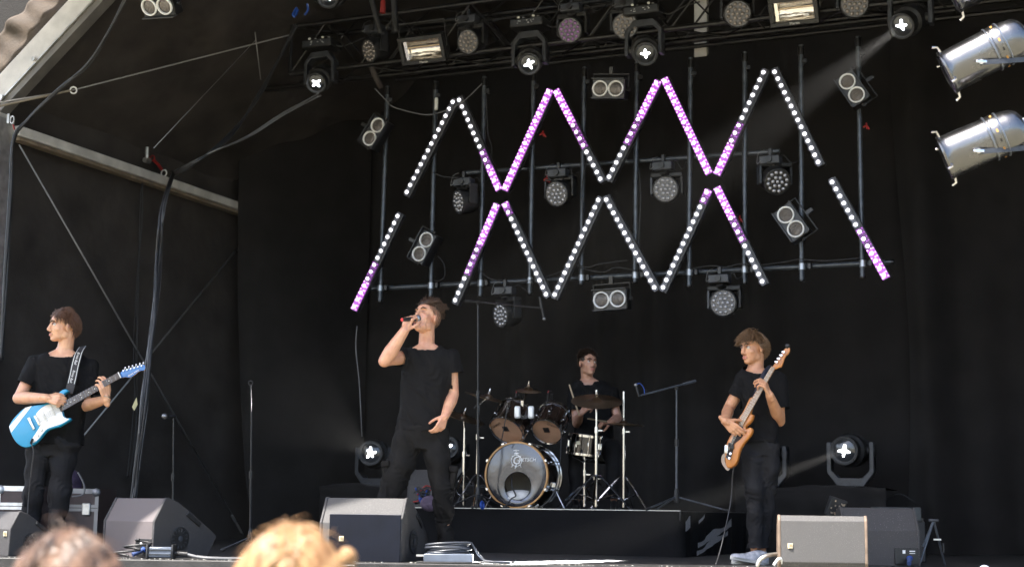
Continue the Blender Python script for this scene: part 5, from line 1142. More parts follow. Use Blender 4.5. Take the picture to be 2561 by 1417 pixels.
def person(label, y0, base, skin, head, rows, neckc, arms, legs, sleeves, cloth_m, trous_m, hem, foldspec=(), tfolds=(), voxel=.005, ncut=(.105, (0, -.5, .87)), pelvis=None, closed=False, mouth=0, brow=(.03, .018, .01), hs=1., hems=None, seated=False):
    "one continuous skin body, with shirt, trousers and face details as its parts"
    Mh = head; F = W(*base, y0); t = thing('person', label, 'person', (F.x, F.y, 0 if not seated else ZRS))
    rg = [ringrow(*r[:3], y0, *r[3:]) for r in rows]
    b = MB(); b.rings(shrink(rg, .026)); head_parts(b, Mh, hs, mouth)
    nb = neckc; hc_ = Mh @ (V((0, -.03, -.045))*hs); b.cap(hc_, nb-V((0, -.015, .03)), .054*hs, .06*hs, 16); b.cap(nb+V((0, .005, .0)), nb-V((0, -.012, .05)), .062*hs, .082, 16)
    hands = []
    for A in arms:
        sh, el, wr = A['j']; b.cap(sh, sh+(el-sh)*.5, .053, .047, 14); b.cap(sh+(el-sh)*.45, el, .047, .04, 14); b.ell(el, (.04, .04, .042))
        fo = A.get('fr', (.043, .047, .03)); m1 = el+(wr-el)*.3; b.cap(el, m1, fo[0]*.95, fo[1], 14); b.cap(m1, wr, fo[1], fo[2], 14)
        hands.append((wr, hand(b, wr, *A['h'], **A.get('k', {}))))
    for lg in legs:
        for (p, r), (q, s_) in zip(lg[:-1], lg[1:]): b.cap(p, q, r*.6, s_*.6, 12)
    cen = np.array([list(w_) for w_, _ in hands])
    def hold(co):
        h = np.ones(len(co))
        for c in cen: h = np.minimum(h, np.where(((co-c)**2).sum(1) < .2**2, .45, 1))
        return h
    me = remesh(b, voxel, 7, smooth_hold=hold); bd_ = link('body', me, skin, t, fix=False, ang=180)
    # shirt
    b = MB(); b.rings(rg)
    for (sh, en, r0, r1), A in zip(sleeves, arms): b.cap(sh, en+(en-sh).normalized()*.05, r0, r1, 16); b.cap(neckc-V((0, -.02, .055)), sh, .07, r0*.95, 16)
    nv = np.array(V(ncut[1]).normalized()); nc = np.array(neckc)
    hz = hem; cen_ = np.array([list(sum(r, V())/len(r)) for r in rg]); hw_ = np.array([max(abs(p.x-c[0]) for p in r) for r, c in zip(rg, cen_)]); dp_ = np.array([max(abs(p.y-c[1]) for p in r) for r, c in zip(rg, cen_)]); oz = np.argsort(cen_[:, 2])
    def cut(co):
        it = lambda a: np.interp(co[:, 2], cen_[oz, 2], a[oz]); intor = ((co[:, 0]-it(cen_[:, 0]))/it(hw_))**2+((co[:, 1]-it(cen_[:, 1]))/it(dp_))**2 < 1.4
        q = co-nc; h = q @ nv; rr = np.hypot(q[:, 0], q[:, 1]); k = (h > .006) & (rr < ncut[0]); sn = (h > 0) & (h <= .006) & (rr < ncut[0]); co[sn] -= nv*h[sn][:, None]
        for (sh, en, r0, r1) in sleeves:
            d = np.array((en-sh).normalized()); e = np.array(en); qq = co-e; al = qq @ d; ok = (np.sqrt(np.maximum(0, (qq**2).sum(1)-al**2)) < r1*1.35) & ~intor; k |= (al > .006) & (al < .14) & ok; sn = (al > -.001) & (al <= .006) & ok; co[sn] -= d*al[sn][:, None]
        hh = hz+.005*np.sin(co[:, 0]*22); k |= co[:, 2] < hh-.006; sn = (co[:, 2] < hh) & (co[:, 2] >= hh-.006); co[sn, 2] = hh[sn]; return k
    me = remesh(b, .007, 10, cut, folds(foldspec, .003, 3)); o = link('t_shirt', me, cloth_m, t, fix=False, ang=180)
    md = o.modifiers.new('solid', 'SOLIDIFY'); md.thickness = .004; md.offset = 0
    # trousers
    b = MB()
    if pelvis: b.rings([ringrow(*r[:3], y0, *r[3:]) for r in pelvis])
    for lg in legs:
        for (p, r), (q, s_) in zip(lg[:-1], lg[1:]): b.cap(p, q, r, s_, 16)
    az = [lg[-1][0] for lg in legs]
    def cut2(co):
        k = np.zeros(len(co), bool)
        for a in az: k |= (co[:, 2] < a.z) & (np.hypot(co[:, 0]-a.x, co[:, 1]-a.y) < .12)
        return k
    o = link('trousers', remesh(b, .008, 9, cut2, folds(tfolds, .0045, 5)), trous_m, t, fix=False, ang=180)
    face_bits(Mh, hs, bd_, closed, mouth, brow)
    return t, hands
def ft(pts, y0): return [(W(px, py, y0+dy), r) for px, py, dy, r in pts]

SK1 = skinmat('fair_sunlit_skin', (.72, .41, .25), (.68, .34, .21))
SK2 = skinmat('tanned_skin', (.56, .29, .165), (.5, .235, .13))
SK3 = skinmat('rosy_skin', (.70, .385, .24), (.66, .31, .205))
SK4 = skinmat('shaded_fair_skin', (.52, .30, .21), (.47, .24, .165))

# ---------------------------------------------------------------- singer
Y = 10.75; w3 = lambda px, py, dy=0: W(px, py, Y+dy)
Mh = headM(1066, 797, Y-.02, (-.52, -.76, .40), (0, .1, 1))
wrR = w3(1012, 826, -.24); wrL = w3(1113, 1040, -.12)
armsS = [dict(j=(w3(1014, 892), w3(962, 902, -.2), wrR), h=((.30, -.05, .9), (.55, .8, .25), (.6, -.5, .3)), k=dict(curls=(55, 75, 50), k=1.0, tcurl=.45), fr=(.048, .052, .034)),
         dict(j=(w3(1126, 893), w3(1134, 985, .02), wrL), h=((-.36, -.22, -.9), (-.6, .6, -.1), (-.6, -.6, .2)), k=dict(curls=(34, 40, 30), k=.95, tcurl=.3, spread=.001), fr=(.043, .046, .031))]
rowsS = [(1044, 1092, 858, 0, .05), (1028, 1108, 866, 0, .075), (1010, 1128, 877, 0, .095), (1003, 1136, 895, 0, .108), (1003, 1131, 930, 0, .115), (1003, 1124, 975, 0, .113), (998, 1120, 1020, 0, .11), (992, 1120, 1060, 0, .115), (988, 1122, 1092, 0, .118)]
legsS = [ft([(1022, 1095, 0, .108), (1010, 1140, 0, .105), (988, 1195, -.02, .094), (972, 1245, -.02, .082), (952, 1310, .03, .07), (944, 1385, .06, .062)], Y),
         ft([(1088, 1095, 0, .1), (1093, 1140, -.02, .094), (1104, 1195, -.05, .087), (1108, 1245, -.04, .078), (1113, 1300, .0, .062), (1114, 1374, .03, .056)], Y)]
slS = [(w3(1014, 892), w3(996, 896, -.07), .075, .074), (w3(1126, 893), w3(1133, 934), .068, .072)]
A3 = lambda px, py, dy=0: tuple(W(px, py, Y+dy))
tS, hS = person('singer in black T-shirt and cargo trousers, head back, microphone at his mouth', Y, (1060, 1395), SK3, Mh, rowsS, w3(1066, 866), armsS, legsS, slS, BLACKT, BLACKC, w3(1060, 1077).z,
    [(A3(1030, 890, -.1), .12, (1, 0, .5), 60, .007), (A3(1050, 1040, -.1), .16, (.5, 0, 1), 48, .005), (A3(1110, 980, -.1), .12, (1, 0, .3), 45, .005), (A3(1060, 960, -.1), .2, (.8, 0, -.6), 32, .004)],
    [(A3(1055, 1110, -.1), .13, (.3, 0, 1), 55, .008), (A3(990, 1215), .13, (.2, 0, 1), 75, .009), (A3(1106, 1250), .15, (.2, 0, 1), 80, .010), (A3(1113, 1345), .12, (.1, 0, 1), 90, .008), (A3(1010, 1150), .14, (.5, 0, 1), 40, .006)],
    ncut=(.108, (0, -.38, .92)), pelvis=[(992, 1118, 1066, 0, .105), (984, 1122, 1095, 0, .118), (990, 1118, 1125, 0, .1)], closed=True, mouth=1, brow=(.02, .012, .008))
HBROWN = mat('brown_hair', (.10, .048, .024), .4, 0, (90, .55), col2=(.02, .01, .006)); HDARK = mat('dark_brown_hair', (.05, .028, .018), .4, 0, (90, .5), col2=(.015, .009, .007)); HLIGHT = mat('light_brown_hair', (.24, .135, .065), .42, 0, (90, .5), col2=(.05, .025, .012)); HAUB = mat('auburn_hair', (.17, .07, .03), .4, 0, (90, .55), col2=(.035, .014, .008))
topreg = lambda p: p.z > .07+.25*p.y*(p.y > 0)+.01*math.sin(p.x*60) and p.z > .06
hair(Mh, 1., lambda p, n, r: (r.uniform(.065, .1) if p.y > -.03 else r.uniform(.035, .055), n*.4+V((r.gauss(0, .25)-.1, .45 if p.y > .02 else -.2, .9)), (r.gauss(0, .12), -.3, -.08), 6), HBROWN, tS, 2200, 2, .0019, True, topreg)
hair(Mh, 1., lambda p, n, r: (r.uniform(.008, .014), n*.25+V((0, -.5, -.7)), (0, 0, -.1), 2), mat('shaved_side_hair', (.2, .115, .075), .8), tS, 900, 3, .0013, False, lambda p: p.z > .012+.75*p.y and p.z < .085 and not (abs(p.x) > .05 and p.z < .0 and p.y > -.03), 'faded_side_hair')
for c, sx in (((966, 1183), -1), ((1133, 1196), 1)):
    b = MB(); p = w3(*c, -.03); b.box(p, (.05, .12, .16), Matrix.Rotation(R(sx*8), 3, 'Y')); b.build('cargo_pocket', BLACKC, tS, bevel=.018); MB().box(p+V((sx*.004, -.002, .065)), (.062, .128, .05), Matrix.Rotation(R(sx*8), 3, 'Y')).build('pocket_flap', BLACKC, tS, bevel=.012)
for lg, d in zip(legsS, ((-.5, -.85, 0), (-.15, -1, 0))): p = lg[-1][0]; shoe(V((p.x, p.y+.02, 0)), d, tS)
# microphone in his hand
a = w3(1006, 799, -.31); bq = w3(1046, 796, -.19); t = thing('microphone', 'black handheld microphone with red end in the hand of the singer', 'microphone', (a+bq)/2)
dd = (bq-a).normalized(); MB().cyl(a, a+dd*.13, .0135, .017, n=14).build('barrel', BLKM, t); MB().cyl(a-dd*.004, a+dd*.012, .0125, n=14).build('red_end', mat('bright_red_cap', (.7, .04, .04), .4), t); MB().ell(a+dd*.155, (.026, .026, .028), n=14, m=9).build('grille', mat('mic_grille', (.3, .3, .31), .35, .8), t)

# ---------------------------------------------------------------- guitarist
Y = 11.0
Mh = headM(160, 817, Y-.03, (-.84, -.54, .02), (.04, 0, 1))
wrR = w3(116, 995, -.30); wrL = w3(266, 998, -.24)
armsG = [dict(j=(w3(90, 912), w3(47, 995, -.08), wrR), h=((.96, -.1, -.12), (.1, .95, -.35), (.1, -.1, 1)), k=dict(curls=(48, 55, 40), k=1.0, tcurl=.4), fr=(.047, .047, .032)),
         dict(j=(w3(222, 918), w3(207, 1016, .0), wrL), h=((-.12, -.35, .95), (-.75, .6, .15), (-.55, .6, .6)), k=dict(curls=(28, 42, 38), k=1.05, tcurl=.2, spread=.006), fr=(.043, .045, .031))]
rowsG = [(136, 186, 872, 0, .052), (116, 200, 881, 0, .075), (98, 216, 892, 0, .095), (86, 230, 908, 0, .105), (84, 233, 940, 0, .112), (88, 228, 985, 0, .11), (90, 214, 1030, 0, .105), (86, 208, 1070, 0, .108), (84, 206, 1120, 0, .115)]
legsG = [ft([(98, 1125, 0, .1), (92, 1175, -.02, .088), (82, 1235, -.02, .074), (76, 1300, .02, .064), (70, 1368, .05, .058)], Y), ft([(160, 1125, 0, .1), (154, 1180, -.02, .086), (148, 1240, -.02, .074), (144, 1305, .0, .064), (141, 1370, .03, .058)], Y)]
slG = [(w3(92, 912), w3(66, 962, -.03), .074, .083), (w3(222, 918), w3(222, 985), .068, .078)]
tG, hG = person('guitarist in black T-shirt and black jeans looking left, at the left edge', Y, (120, 1380), SK1, Mh, rowsG, w3(160, 878), armsG, legsG, slG, BLACKT, BLACKJ, w3(120, 1112).z,
    [(A3(85, 930, -.1), .1, (1, 0, .6), 55, .006), (A3(150, 960, -.1), .2, (.9, 0, .2), 30, .004), (A3(210, 960, -.1), .12, (1, 0, -.4), 42, .006)],
    [(A3(125, 1120, -.1), .12, (.3, 0, 1), 55, .006), (A3(82, 1230), .12, (.1, 0, 1), 85, .006), (A3(148, 1235), .12, (.1, 0, 1), 85, .006), (A3(75, 1330), .12, (.1, 0, 1), 95, .006), (A3(143, 1330), .12, (.1, 0, 1), 95, .006)],
    ncut=(.115, (.05, -.5, .86)), pelvis=[(90, 202, 1085, 0, .1), (84, 206, 1115, 0, .112), (95, 190, 1140, 0, .1)], brow=(.05, .028, .015))
def g_style(p, n, r):
    if p.y > .0 and p.z > .06: return r.uniform(.075, .105), n*.6+V((1.0 if p.x > -.01 else -.9, .12, .35)), (0, -.16, -.2), 7
    return r.uniform(.03, .05), n*.15+V((0, -.35, -.8)), (0, .06, -.12), 5
hair(Mh, 1.02, g_style, HAUB, tG, 2200, 5, .0019)
hair(Mh, 1.02, lambda p, n, r: (.11, n*.5+V((.5, .9, .1)), (.02, -.05, -.34), 7), HAUB, tG, 8, 9, .0035, False, lambda p: p.y > .05 and p.z > .09 and .0 < p.x < .03, 'loose_lock')
for lg, d in zip(legsG, ((-.4, -.9, 0), (.2, -1, 0))): p = lg[-1][0]; shoe(V((p.x, p.y+.02, 0)), d, tG)
MB().torus(wrL+V((.0, 0, .012)), (.2, .2, 1), .037, .0035, 24, 6).build('bracelet', CHROME, tG)

# ---------------------------------------------------------------- bass player
Y = 10.85
Mh = headM(1884, 872, Y-.02, (-.82, -.56, -.06), (.0, 0, 1))
wrR = w3(1813, 1052, -.22); wrL = w3(1925, 988, -.26)
armsB = [dict(j=(w3(1862, 950), w3(1822, 1022, .04), wrR), h=((.72, -.12, -.62), (.3, .9, .05), (.6, -.2, .75)), k=dict(curls=(14, 30, 25), k=1.0, tcurl=.1), fr=(.041, .044, .03)),
         dict(j=(w3(1942, 950), w3(1950, 1052, -.03), wrL), h=((-.42, -.25, .85), (-.75, .5, -.3), (-.3, .6, .7)), k=dict(curls=(42, 55, 45), k=1.0, tcurl=.3), fr=(.043, .045, .031))]
rowsB = [(1868, 1908, 914, 0, .05), (1858, 1922, 922, 0, .07), (1850, 1940, 933, 0, .09), (1848, 1953, 952, 0, .1), (1852, 1955, 985, 0, .106), (1860, 1952, 1030, 0, .102), (1862, 1948, 1070, 0, .1), (1858, 1946, 1118, 0, .106)]
legsB = [ft([(1882, 1125, 0, .092), (1883, 1180, -.02, .08), (1889, 1240, -.03, .066), (1890, 1300, .0, .06), (1889, 1372, .02, .058)], Y), ft([(1922, 1125, 0, .09), (1920, 1180, 0, .082), (1915, 1240, .03, .07), (1909, 1300, .08, .062), (1904, 1374, .1, .058)], Y)]
slB = [(w3(1862, 950), w3(1842, 992, .02), .062, .066), (w3(1944, 952), w3(1952, 1022, -.02), .066, .074)]
tB, hB = person('bass player in black T-shirt and black jeans with white trainers, at right', Y, (1895, 1405), SK2, Mh, rowsB, w3(1890, 920), armsB, legsB, slB, BLACKT, BLACKJ, w3(1895, 1107).z,
    [(A3(1870, 960, -.1), .1, (1, 0, .6), 55, .005), (A3(1900, 1000, -.1), .18, (.9, 0, .4), 36, .004), (A3(1935, 1080, -.1), .1, (.3, 0, 1), 60, .005)],
    [(A3(1900, 1120, -.1), .12, (.3, 0, 1), 55, .006), (A3(1888, 1235), .12, (.1, 0, 1), 85, .006), (A3(1912, 1240), .12, (.1, 0, 1), 85, .006), (A3(1890, 1340), .12, (.1, 0, 1), 95, .006)],
    ncut=(.105, (0, -.45, .89)), pelvis=[(1862, 1946, 1090, 0, .095), (1858, 1948, 1118, 0, .105), (1865, 1938, 1140, 0, .095)], brow=(.035, .02, .012), hs=.98)
def b_style(p, n, r):
    if p.y > -.03 and p.z > .05: return r.uniform(.05, .075), n*.7+V((r.gauss(.15, .45), .7, .2)), (r.gauss(.02, .1), .04, -.24), 6
    return r.uniform(.03, .05), n*.25+V((0, -.3, -.6)), (0, .0, -.1), 5
hair(Mh, 1.02, b_style, HLIGHT, tB, 2300, 6, .0019)
TRW = mat('white_grey_trainer', (.55, .56, .6), .5, 0, (26, .45), col2=(.12, .13, .17)); TRS = mat('pale_sole', (.5, .5, .47), .6)
p = legsB[0][-1][0]; shoe(V((p.x+.02, p.y-.03, 0)), (-.93, -.36, 0), tB, TRW, TRS, 1.05, .0, .16)
p = legsB[1][-1][0]; shoe(V((p.x, p.y+.0, 0)), (-.95, -.3, 0), tB, TRW, TRS, 1.05)

# ---------------------------------------------------------------- drummer
Y = 14.1
Mh = headM(1470, 909, Y-.05, (.42, -.9, .06), (.02, 0, 1))
wrR = w3(1452, 1034, -.36); wrL = w3(1526, 1056, -.3)
armsD = [dict(j=(w3(1438, 980), w3(1442, 1058, -.1), wrR), h=((.35, -.2, .4), (.7, .6, -.2), (0, -.3, 1)), k=dict(curls=(50, 60, 45), k=1.0, tcurl=.3)),
         dict(j=(w3(1526, 982), w3(1545, 1045, -.06), wrL), h=((-.85, -.35, -.1), (-.2, .2, -.9), (-.2, -.5, .3)), k=dict(curls=(45, 60, 45), k=1.0, tcurl=.3))]
rowsD = [(1452, 1486, 942, 0, .05), (1443, 1500, 949, 0, .075), (1432, 1516, 957, 0, .095), (1425, 1536, 972, 0, .107), (1428, 1538, 1005, 0, .112), (1434, 1532, 1050, 0, .11), (1436, 1530, 1120, 0, .125)]
legsD = [ft([(1466, 1118, -.05, .1), (1442, 1122, -.42, .08), (1440, 1180, -.42, .065), (1440, 1250, -.35, .055)], Y), ft([(1505, 1118, -.05, .1), (1530, 1118, -.38, .08), (1533, 1180, -.38, .065), (1535, 1248, -.3, .055)], Y)]
slD = [(w3(1438, 980), w3(1438, 1030, -.06), .068, .078), (w3(1528, 982), w3(1542, 1022, -.04), .068, .078)]
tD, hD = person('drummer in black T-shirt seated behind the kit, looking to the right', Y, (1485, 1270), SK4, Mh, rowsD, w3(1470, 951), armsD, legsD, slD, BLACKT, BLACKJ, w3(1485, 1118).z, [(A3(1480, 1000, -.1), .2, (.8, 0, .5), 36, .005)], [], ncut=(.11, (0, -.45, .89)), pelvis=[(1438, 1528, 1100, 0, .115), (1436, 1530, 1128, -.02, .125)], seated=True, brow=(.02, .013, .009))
hair(Mh, 1., lambda p, n, r: (r.uniform(.025, .05) if p.z > .06 else r.uniform(.012, .025), n*.6+V((.25, .5, .3)), (0, 0, -.1), 4), HDARK, tD, 1000, 8, .0026)
for lg in legsD: p = lg[-1][0]; shoe(V((p.x, p.y, ZRS)), (0, -1, 0), tD)
for a, b_, lb in ((w3(1448, 1036, -.40), w3(1424, 962, -.45), 'pale drumstick raised in front of the drummer'), (w3(1518, 1054, -.36), w3(1470, 1046, -.62), 'pale drumstick held low over the snare drum')):
    solo('drumstick', MB().cap(a, b_, .008, .0065, 8), mat('hickory', (.5, .38, .25), .45), lb, 'drumstick', 'drumsticks')

# ---------------------------------------------------------------- audience heads near the camera
def audience(px, top, y, label, hm, seed, fwd, hs=1.05, tuft=None, shirt=(.1, .1, .14)):
    zt_ = W(px, top, y).z; zc = zt_-.128*hs; x0 = W(px, top, y).x
    f = V(fwd).normalized(); r_ = f.cross(V((0, 0, 1))).normalized(); M = basis(r_, f, r_.cross(f), V((x0, y, zc)))
    t = thing('person', label, 'person', (x0, y, -1.25)); b = MB(); head_parts(b, M, hs)
    H = zt_+1.25; nb = V((x0, y, zc-.17))
    b.cap(V((x0, y-.02, zc-.05)), nb, .055, .06, 14)
    for z, w_, d_ in ((.0, 0, 0),): pass
    rows = [(nb.z+.01, .07, .06), (nb.z-.05, .17, .085), (nb.z-.1, .2, .1), (nb.z-.3, .17, .115), (nb.z-.48, .145, .1), (nb.z-.62, .165, .115), (nb.z-.75, .16, .11)]
    rg = [[V((x0, y, z))+r_*(w_*math.cos(a))+f*(d_*math.sin(a)) for a in [i*2*math.pi/24 for i in range(24)]] for z, w_, d_ in rows]
    b.rings(rg)
    for s_ in (-1, 1):
        sh = V((x0, y, nb.z-.1))+r_*(.18*s_); el = sh+V((0, 0, -.28))+r_*(.05*s_); wr = el+V((0, 0, -.2))+f*.12
        b.cap(sh, el, .05, .042); b.cap(el, wr, .042, .03); hand(b, wr, f*.5+V((0, 0, -.8)), -r_*s_, f)
        hp = V((x0, y, nb.z-.72))+r_*(.085*s_); b.cap(hp, V((hp.x, hp.y, -.78)), .085, .058); b.cap(V((hp.x, hp.y, -.78)), V((hp.x, hp.y, -1.2)), .058, .045); b.cap(V((hp.x, hp.y, -1.215)), V((hp.x, hp.y, -1.215))+f*.13, .038, .03)
    link('body', remesh(b, .009, 6), SK1, t, fix=False, ang=180)
    b = MB(); b.rings([[p+(p-sum(r, V())/len(r)).normalized()*.012 for p in r] for r in rg[1:6]])
    for s_ in (-1, 1): sh = V((x0, y, nb.z-.1))+r_*(.18*s_); b.cap(sh, sh+V((0, 0, -.16))+r_*(.03*s_), .065, .068)
    link('shirt', remesh(b, .012, 6), mat('shirt_'+str(seed), shirt, .8, 0, (8, .2)), t, fix=False, ang=180)
    b = MB()
    for s_ in (-1, 1): hp = V((x0, y, nb.z-.7))+r_*(.085*s_); b.cap(hp, V((hp.x, hp.y, -.78)), .1, .075); b.cap(V((hp.x, hp.y, -.78)), V((hp.x, hp.y, -1.17)), .075, .062)
    link('trousers', remesh(b, .012, 5), mat('blue_jeans', (.05, .07, .13), .8, 0, (12, .3)), t, fix=False, ang=180)
    reg = lambda p: p.z > .9*p.y-.02 or p.y < -.01
    def st(p, n, r):
        side = 1 if p.x > 0 else -1
        return r.uniform(.3, .36), n*.1+V((side*.8, -.1, -.15)) if p.z > .05 else n*.02+V((0, 0, -1)), (0, 0, -.42), 11
    hair(M, hs, st, hm, t, 3600, seed, .0019, True, reg, 'hair', .02); hair(M, hs*1.03, lambda p, n, r: (r.uniform(.03, .09), n*.3+V((r.gauss(0, .8), r.gauss(0, .6), .05)), (r.gauss(0, .15), 0, -.22), 7), hm, t, 260, seed+9, .001, False, reg, 'stray_hair')
    if tuft:
        c = W(*tuft, y); k = thing and 0; b = MB(); rnd = random.Random(seed)
        for i in range(60):
            d = V((rnd.gauss(0, 1), rnd.gauss(0, 1), rnd.gauss(0, 1))).normalized(); p0 = c+d*.004; b.tube([p0, p0+d*.009+V((.004, 0, .0)), p0+d*.014+V((.008, 0, -.006)), p0+d*.015+V((.012, 0, -.014))], [.0028, .0025, .001], 5)
        b.tube([V((x0+.05, y, zc-.03)), c+V((-.03, 0, -.01)), c], .004, 8, 4); b.build('hair_tuft', hm, t, ang=180)
    return t
audience(188, 1318, 3.2, 'spectator with dark brown hair, bottom left corner, head from behind', mat('glossy_dark_hair', (.22, .13, .085), .28, 0, (60, .6), col2=(.016, .010, .008), aniso=(1, .25, .25)), 21, (.25, 1, 0), .9)
audience(732, 1306, 3.15, 'spectator with golden blond hair below the front monitor, head from behind', mat('golden_hair', (.50, .30, .14), .34, 0, (60, .45), col2=(.17, .08, .032), aniso=(1, .25, .25)), 22, (-.05, 1, 0), .84, (858, 1384), (.3, .28, .3))
# ================================================================ blue guitar
TEAL = mat('sky_blue_lacquer', (.012, .27, .50), .3, 0, (4, .1), coat=.25); PGD = mat('white_pickguard', (.78, .78, .76), .25, 0, (8, .06)); ROSE = mat('dark_rosewood', (.06, .045, .045), .5, 0, (12, .4), aniso=(1, 20, 20)); MAPLE = mat('amber_maple', (.48, .25, .08), .3, 0, (5, .3), aniso=(1, 20, 20), coat=.5)
FRETM = mat('fret_wire', (.7, .69, .65), .25, .9); HBLUE = mat('deep_blue_lacquer', (.02, .14, .42), .2, 0, (4, .1), coat=.8)
YG = 10.74; SG = FPX/YG/1.0
Zc = (190, 1010); og = W(*Zc, YG); kx = (W(Zc[0]+100, Zc[1], YG)-og).length/100; kz = (W(Zc[0], Zc[1]-100, YG)-og).z/100
ry = R(-6); ex = V((math.cos(ry), math.sin(ry), 0)); ez = V((0, .08, 1)).normalized(); en = ex.cross(ez)
Mg = basis(ex, ez, en, og)                       # z of the guitar looks to the camera
if en.y > 0: Mg = basis(ex, ez, -en, og)
def gz(q, sx=5.668, ox=0, oy=890): return ((ox+q[0]/sx-Zc[0])*kx, (Zc[1]-(oy+q[1]/sx))*kz)
t = thing('electric_guitar', 'sky blue electric guitar with white pickguard and stripe held by the guitarist', 'guitar', M=Mg)
sm = lambda o, k=3: [(p.x, p.y) for p in spline([V((*q, 0)) for q in o+[o[0]]], k)[:-1]]
body = sm([gz(q) for q in [(945, 485), (905, 463), (850, 478), (800, 520), (750, 572), (690, 630), (610, 672), (520, 690), (430, 706), (355, 722), (285, 762), (215, 835), (160, 905), (128, 965), (120, 1010), (140, 1065), (165, 1115), (200, 1170), (245, 1222), (305, 1268), (375, 1292), (440, 1287), (505, 1255), (562, 1205), (612, 1143), (652, 1085), (705, 1042), (775, 1020), (850, 1000), (920, 962), (980, 925), (1014, 897), (1000, 874), (960, 880), (922, 862), (895, 832), (884, 790), (850, 735), (862, 690), (905, 640), (890, 600), (880, 562), (895, 530), (932, 505)]], 2)
MB().prism(body, -.042, 0, Mg, .007).build('body', TEAL, t, ang=50)
pg = sm([gz(q) for q in [(503, 822), (560, 752), (640, 696), (740, 672), (830, 655), (862, 690), (850, 735), (884, 790), (897, 838), (930, 872), (975, 886), (998, 890), (955, 925), (880, 965), (760, 1003), (690, 1030), (640, 1085), (592, 1152), (545, 1205), (490, 1232), (466, 1212), (500, 1140), (543, 1065), (580, 985), (545, 925)]], 2)
MB().prism(pg, .0005, .0035, Mg, .0012).build('pickguard', PGD, t, ang=50)
for o_ in ([(338, 732), (362, 726), (140, 1040), (124, 1000)], [(368, 724), (398, 716), (150, 1062), (142, 1045)], [(404, 714), (430, 707), (164, 1088), (152, 1068)]): MB().prism([gz(q) for q in o_], .0005, .002, Mg).build('stripe', PGD, t)
MB().prism([gz(q) for q in [(388, 885), (425, 873), (518, 1030), (490, 1054)]], .0005, .014, Mg, .004).build('bridge_cover', CHROME, t)
MB().prism([gz(q) for q in [(478, 853), (506, 845), (590, 975), (565, 992)]], .004, .012, Mg, .002).build('bridge', FRETM, t)
for o_ in ([(575, 790), (600, 775), (690, 915), (665, 930)], [(690, 705), (715, 690), (800, 830), (775, 845)]): MB().prism([gz(q) for q in o_], .004, .009, Mg, .002).build('pickup', mat('cream_pickup', (.7, .7, .67), .35), t)
for q in ((560, 1122), (602, 1048)): MB().cyl(Mg @ V((*gz(q), .003)), Mg @ V((*gz(q), .016)), .009, n=12).build('knob', CHROME, t)
MB().cyl(Mg @ V((*gz((488, 1180)), .003)), Mg @ V((*gz((492, 1245)), .03)), .009, n=10).build('jack_plug', BLKM, t)
n0, n1 = V((*gz((846, 742)), 0)), V((*gz((1690, 266)), 0)); dn = (n1-n0); Ln = dn.length; dn.normalize(); sn_ = V((-dn.y, dn.x, 0))
MB().rings([[Mg @ (p+sn_*(s_*w_)+V((0, 0, z))) for s_, z in ((-1, .004), (-1, .012), (1, .012), (1, .004))] for p, w_ in ((n0, .0285), (n1, .0215))]).build('fretboard', ROSE, t); fb_ = [c for c in t.children if c.name.startswith('fretboard')][0]
MB().rings([[Mg @ (p+sn_*(w_*math.cos(a))+V((0, 0, .0035-.02*abs(math.sin(a))))) for a in [i*math.pi/8 for i in range(9)]] for p, w_ in ((n0+dn*.02, .0275), (n1, .021))]).build('neck', MAPLE, t)
for i in range(1, 23):
    p = n1-dn*(Ln*1.32*(1-2**(-i/12.))); 
    if (p-n0).dot(dn) > 0: w_ = .0215+.007*(1-(p-n0).length/Ln); MB().cyl(Mg @ (p+sn_*w_+V((0, 0, .0125))), Mg @ (p-sn_*w_+V((0, 0, .0125))), .0013, n=6).build('fret', FRETM, fb_)
for i in (3, 5, 7, 9, 12, 15, 17, 19, 21):
    f = lambda k: 1-2**(-k/12.); p = n1-dn*(Ln*1.32*(f(i)+f(i-1))/2)
    for o_ in ((0,) if i != 12 else (-.011, .011)): MB().cyl(Mg @ (p+sn_*o_+V((0, 0, .012))), Mg @ (p+sn_*o_+V((0, 0, .0127))), .0036, n=10).build('inlay_dot', PGD, fb_)
MB().box((0, 0, 0), (.006, .046, .01)).build('nut', PGD, t, world=False).matrix_local = Matrix.Translation((n1.x, n1.y, .012)) @ Matrix.Rotation(math.atan2(dn.y, dn.x), 4, 'Z')
hd = sm([gz(q) for q in [(1690, 235), (1720, 205), (1765, 188), (1850, 166), (1930, 141), (1985, 119), (2028, 116), (2050, 145), (2048, 182), (2025, 200), (1985, 200), (1940, 226), (1890, 270), (1830, 298), (1765, 290), (1712, 300)]], 2)
hs_ = MB().prism(hd, -.012, -.002, Mg, .002).build('headstock', MAPLE, t, ang=50); MB().prism(hd, -.0015, .0015, Mg, .001).build('headstock_face', HBLUE, hs_, ang=50)
for i in range(6):
    q = (1740+i*52, 203-i*14); p = V((*gz(q), .002)); MB().cyl(Mg @ p, Mg @ (p+V((0, 0, .012))), .0058, n=12).build('tuning_post', CHROME, hs_); pb = V((*gz((q[0]+14, q[1]-46)), -.006)); MB().ell(Mg @ pb, (.0065, .005, .009), n=10, m=6).build('tuner_button', CHROME if i != 4 else PGD, hs_); MB().cyl(Mg @ (p+V((0, 0, -.01))), Mg @ pb, .003, n=6).build('tuner_shaft', CHROME, hs_)
q = MB()
for i in range(6): o_ = (i-2.5)/2.5; q.cyl(Mg @ (V((*gz((530+i*11-25, 900+i*12)), .014))), Mg @ (n1+sn_*(-o_*.017)+V((0, 0, .0165))), .0007, n=4)
q.build('strings', FRETM, t)
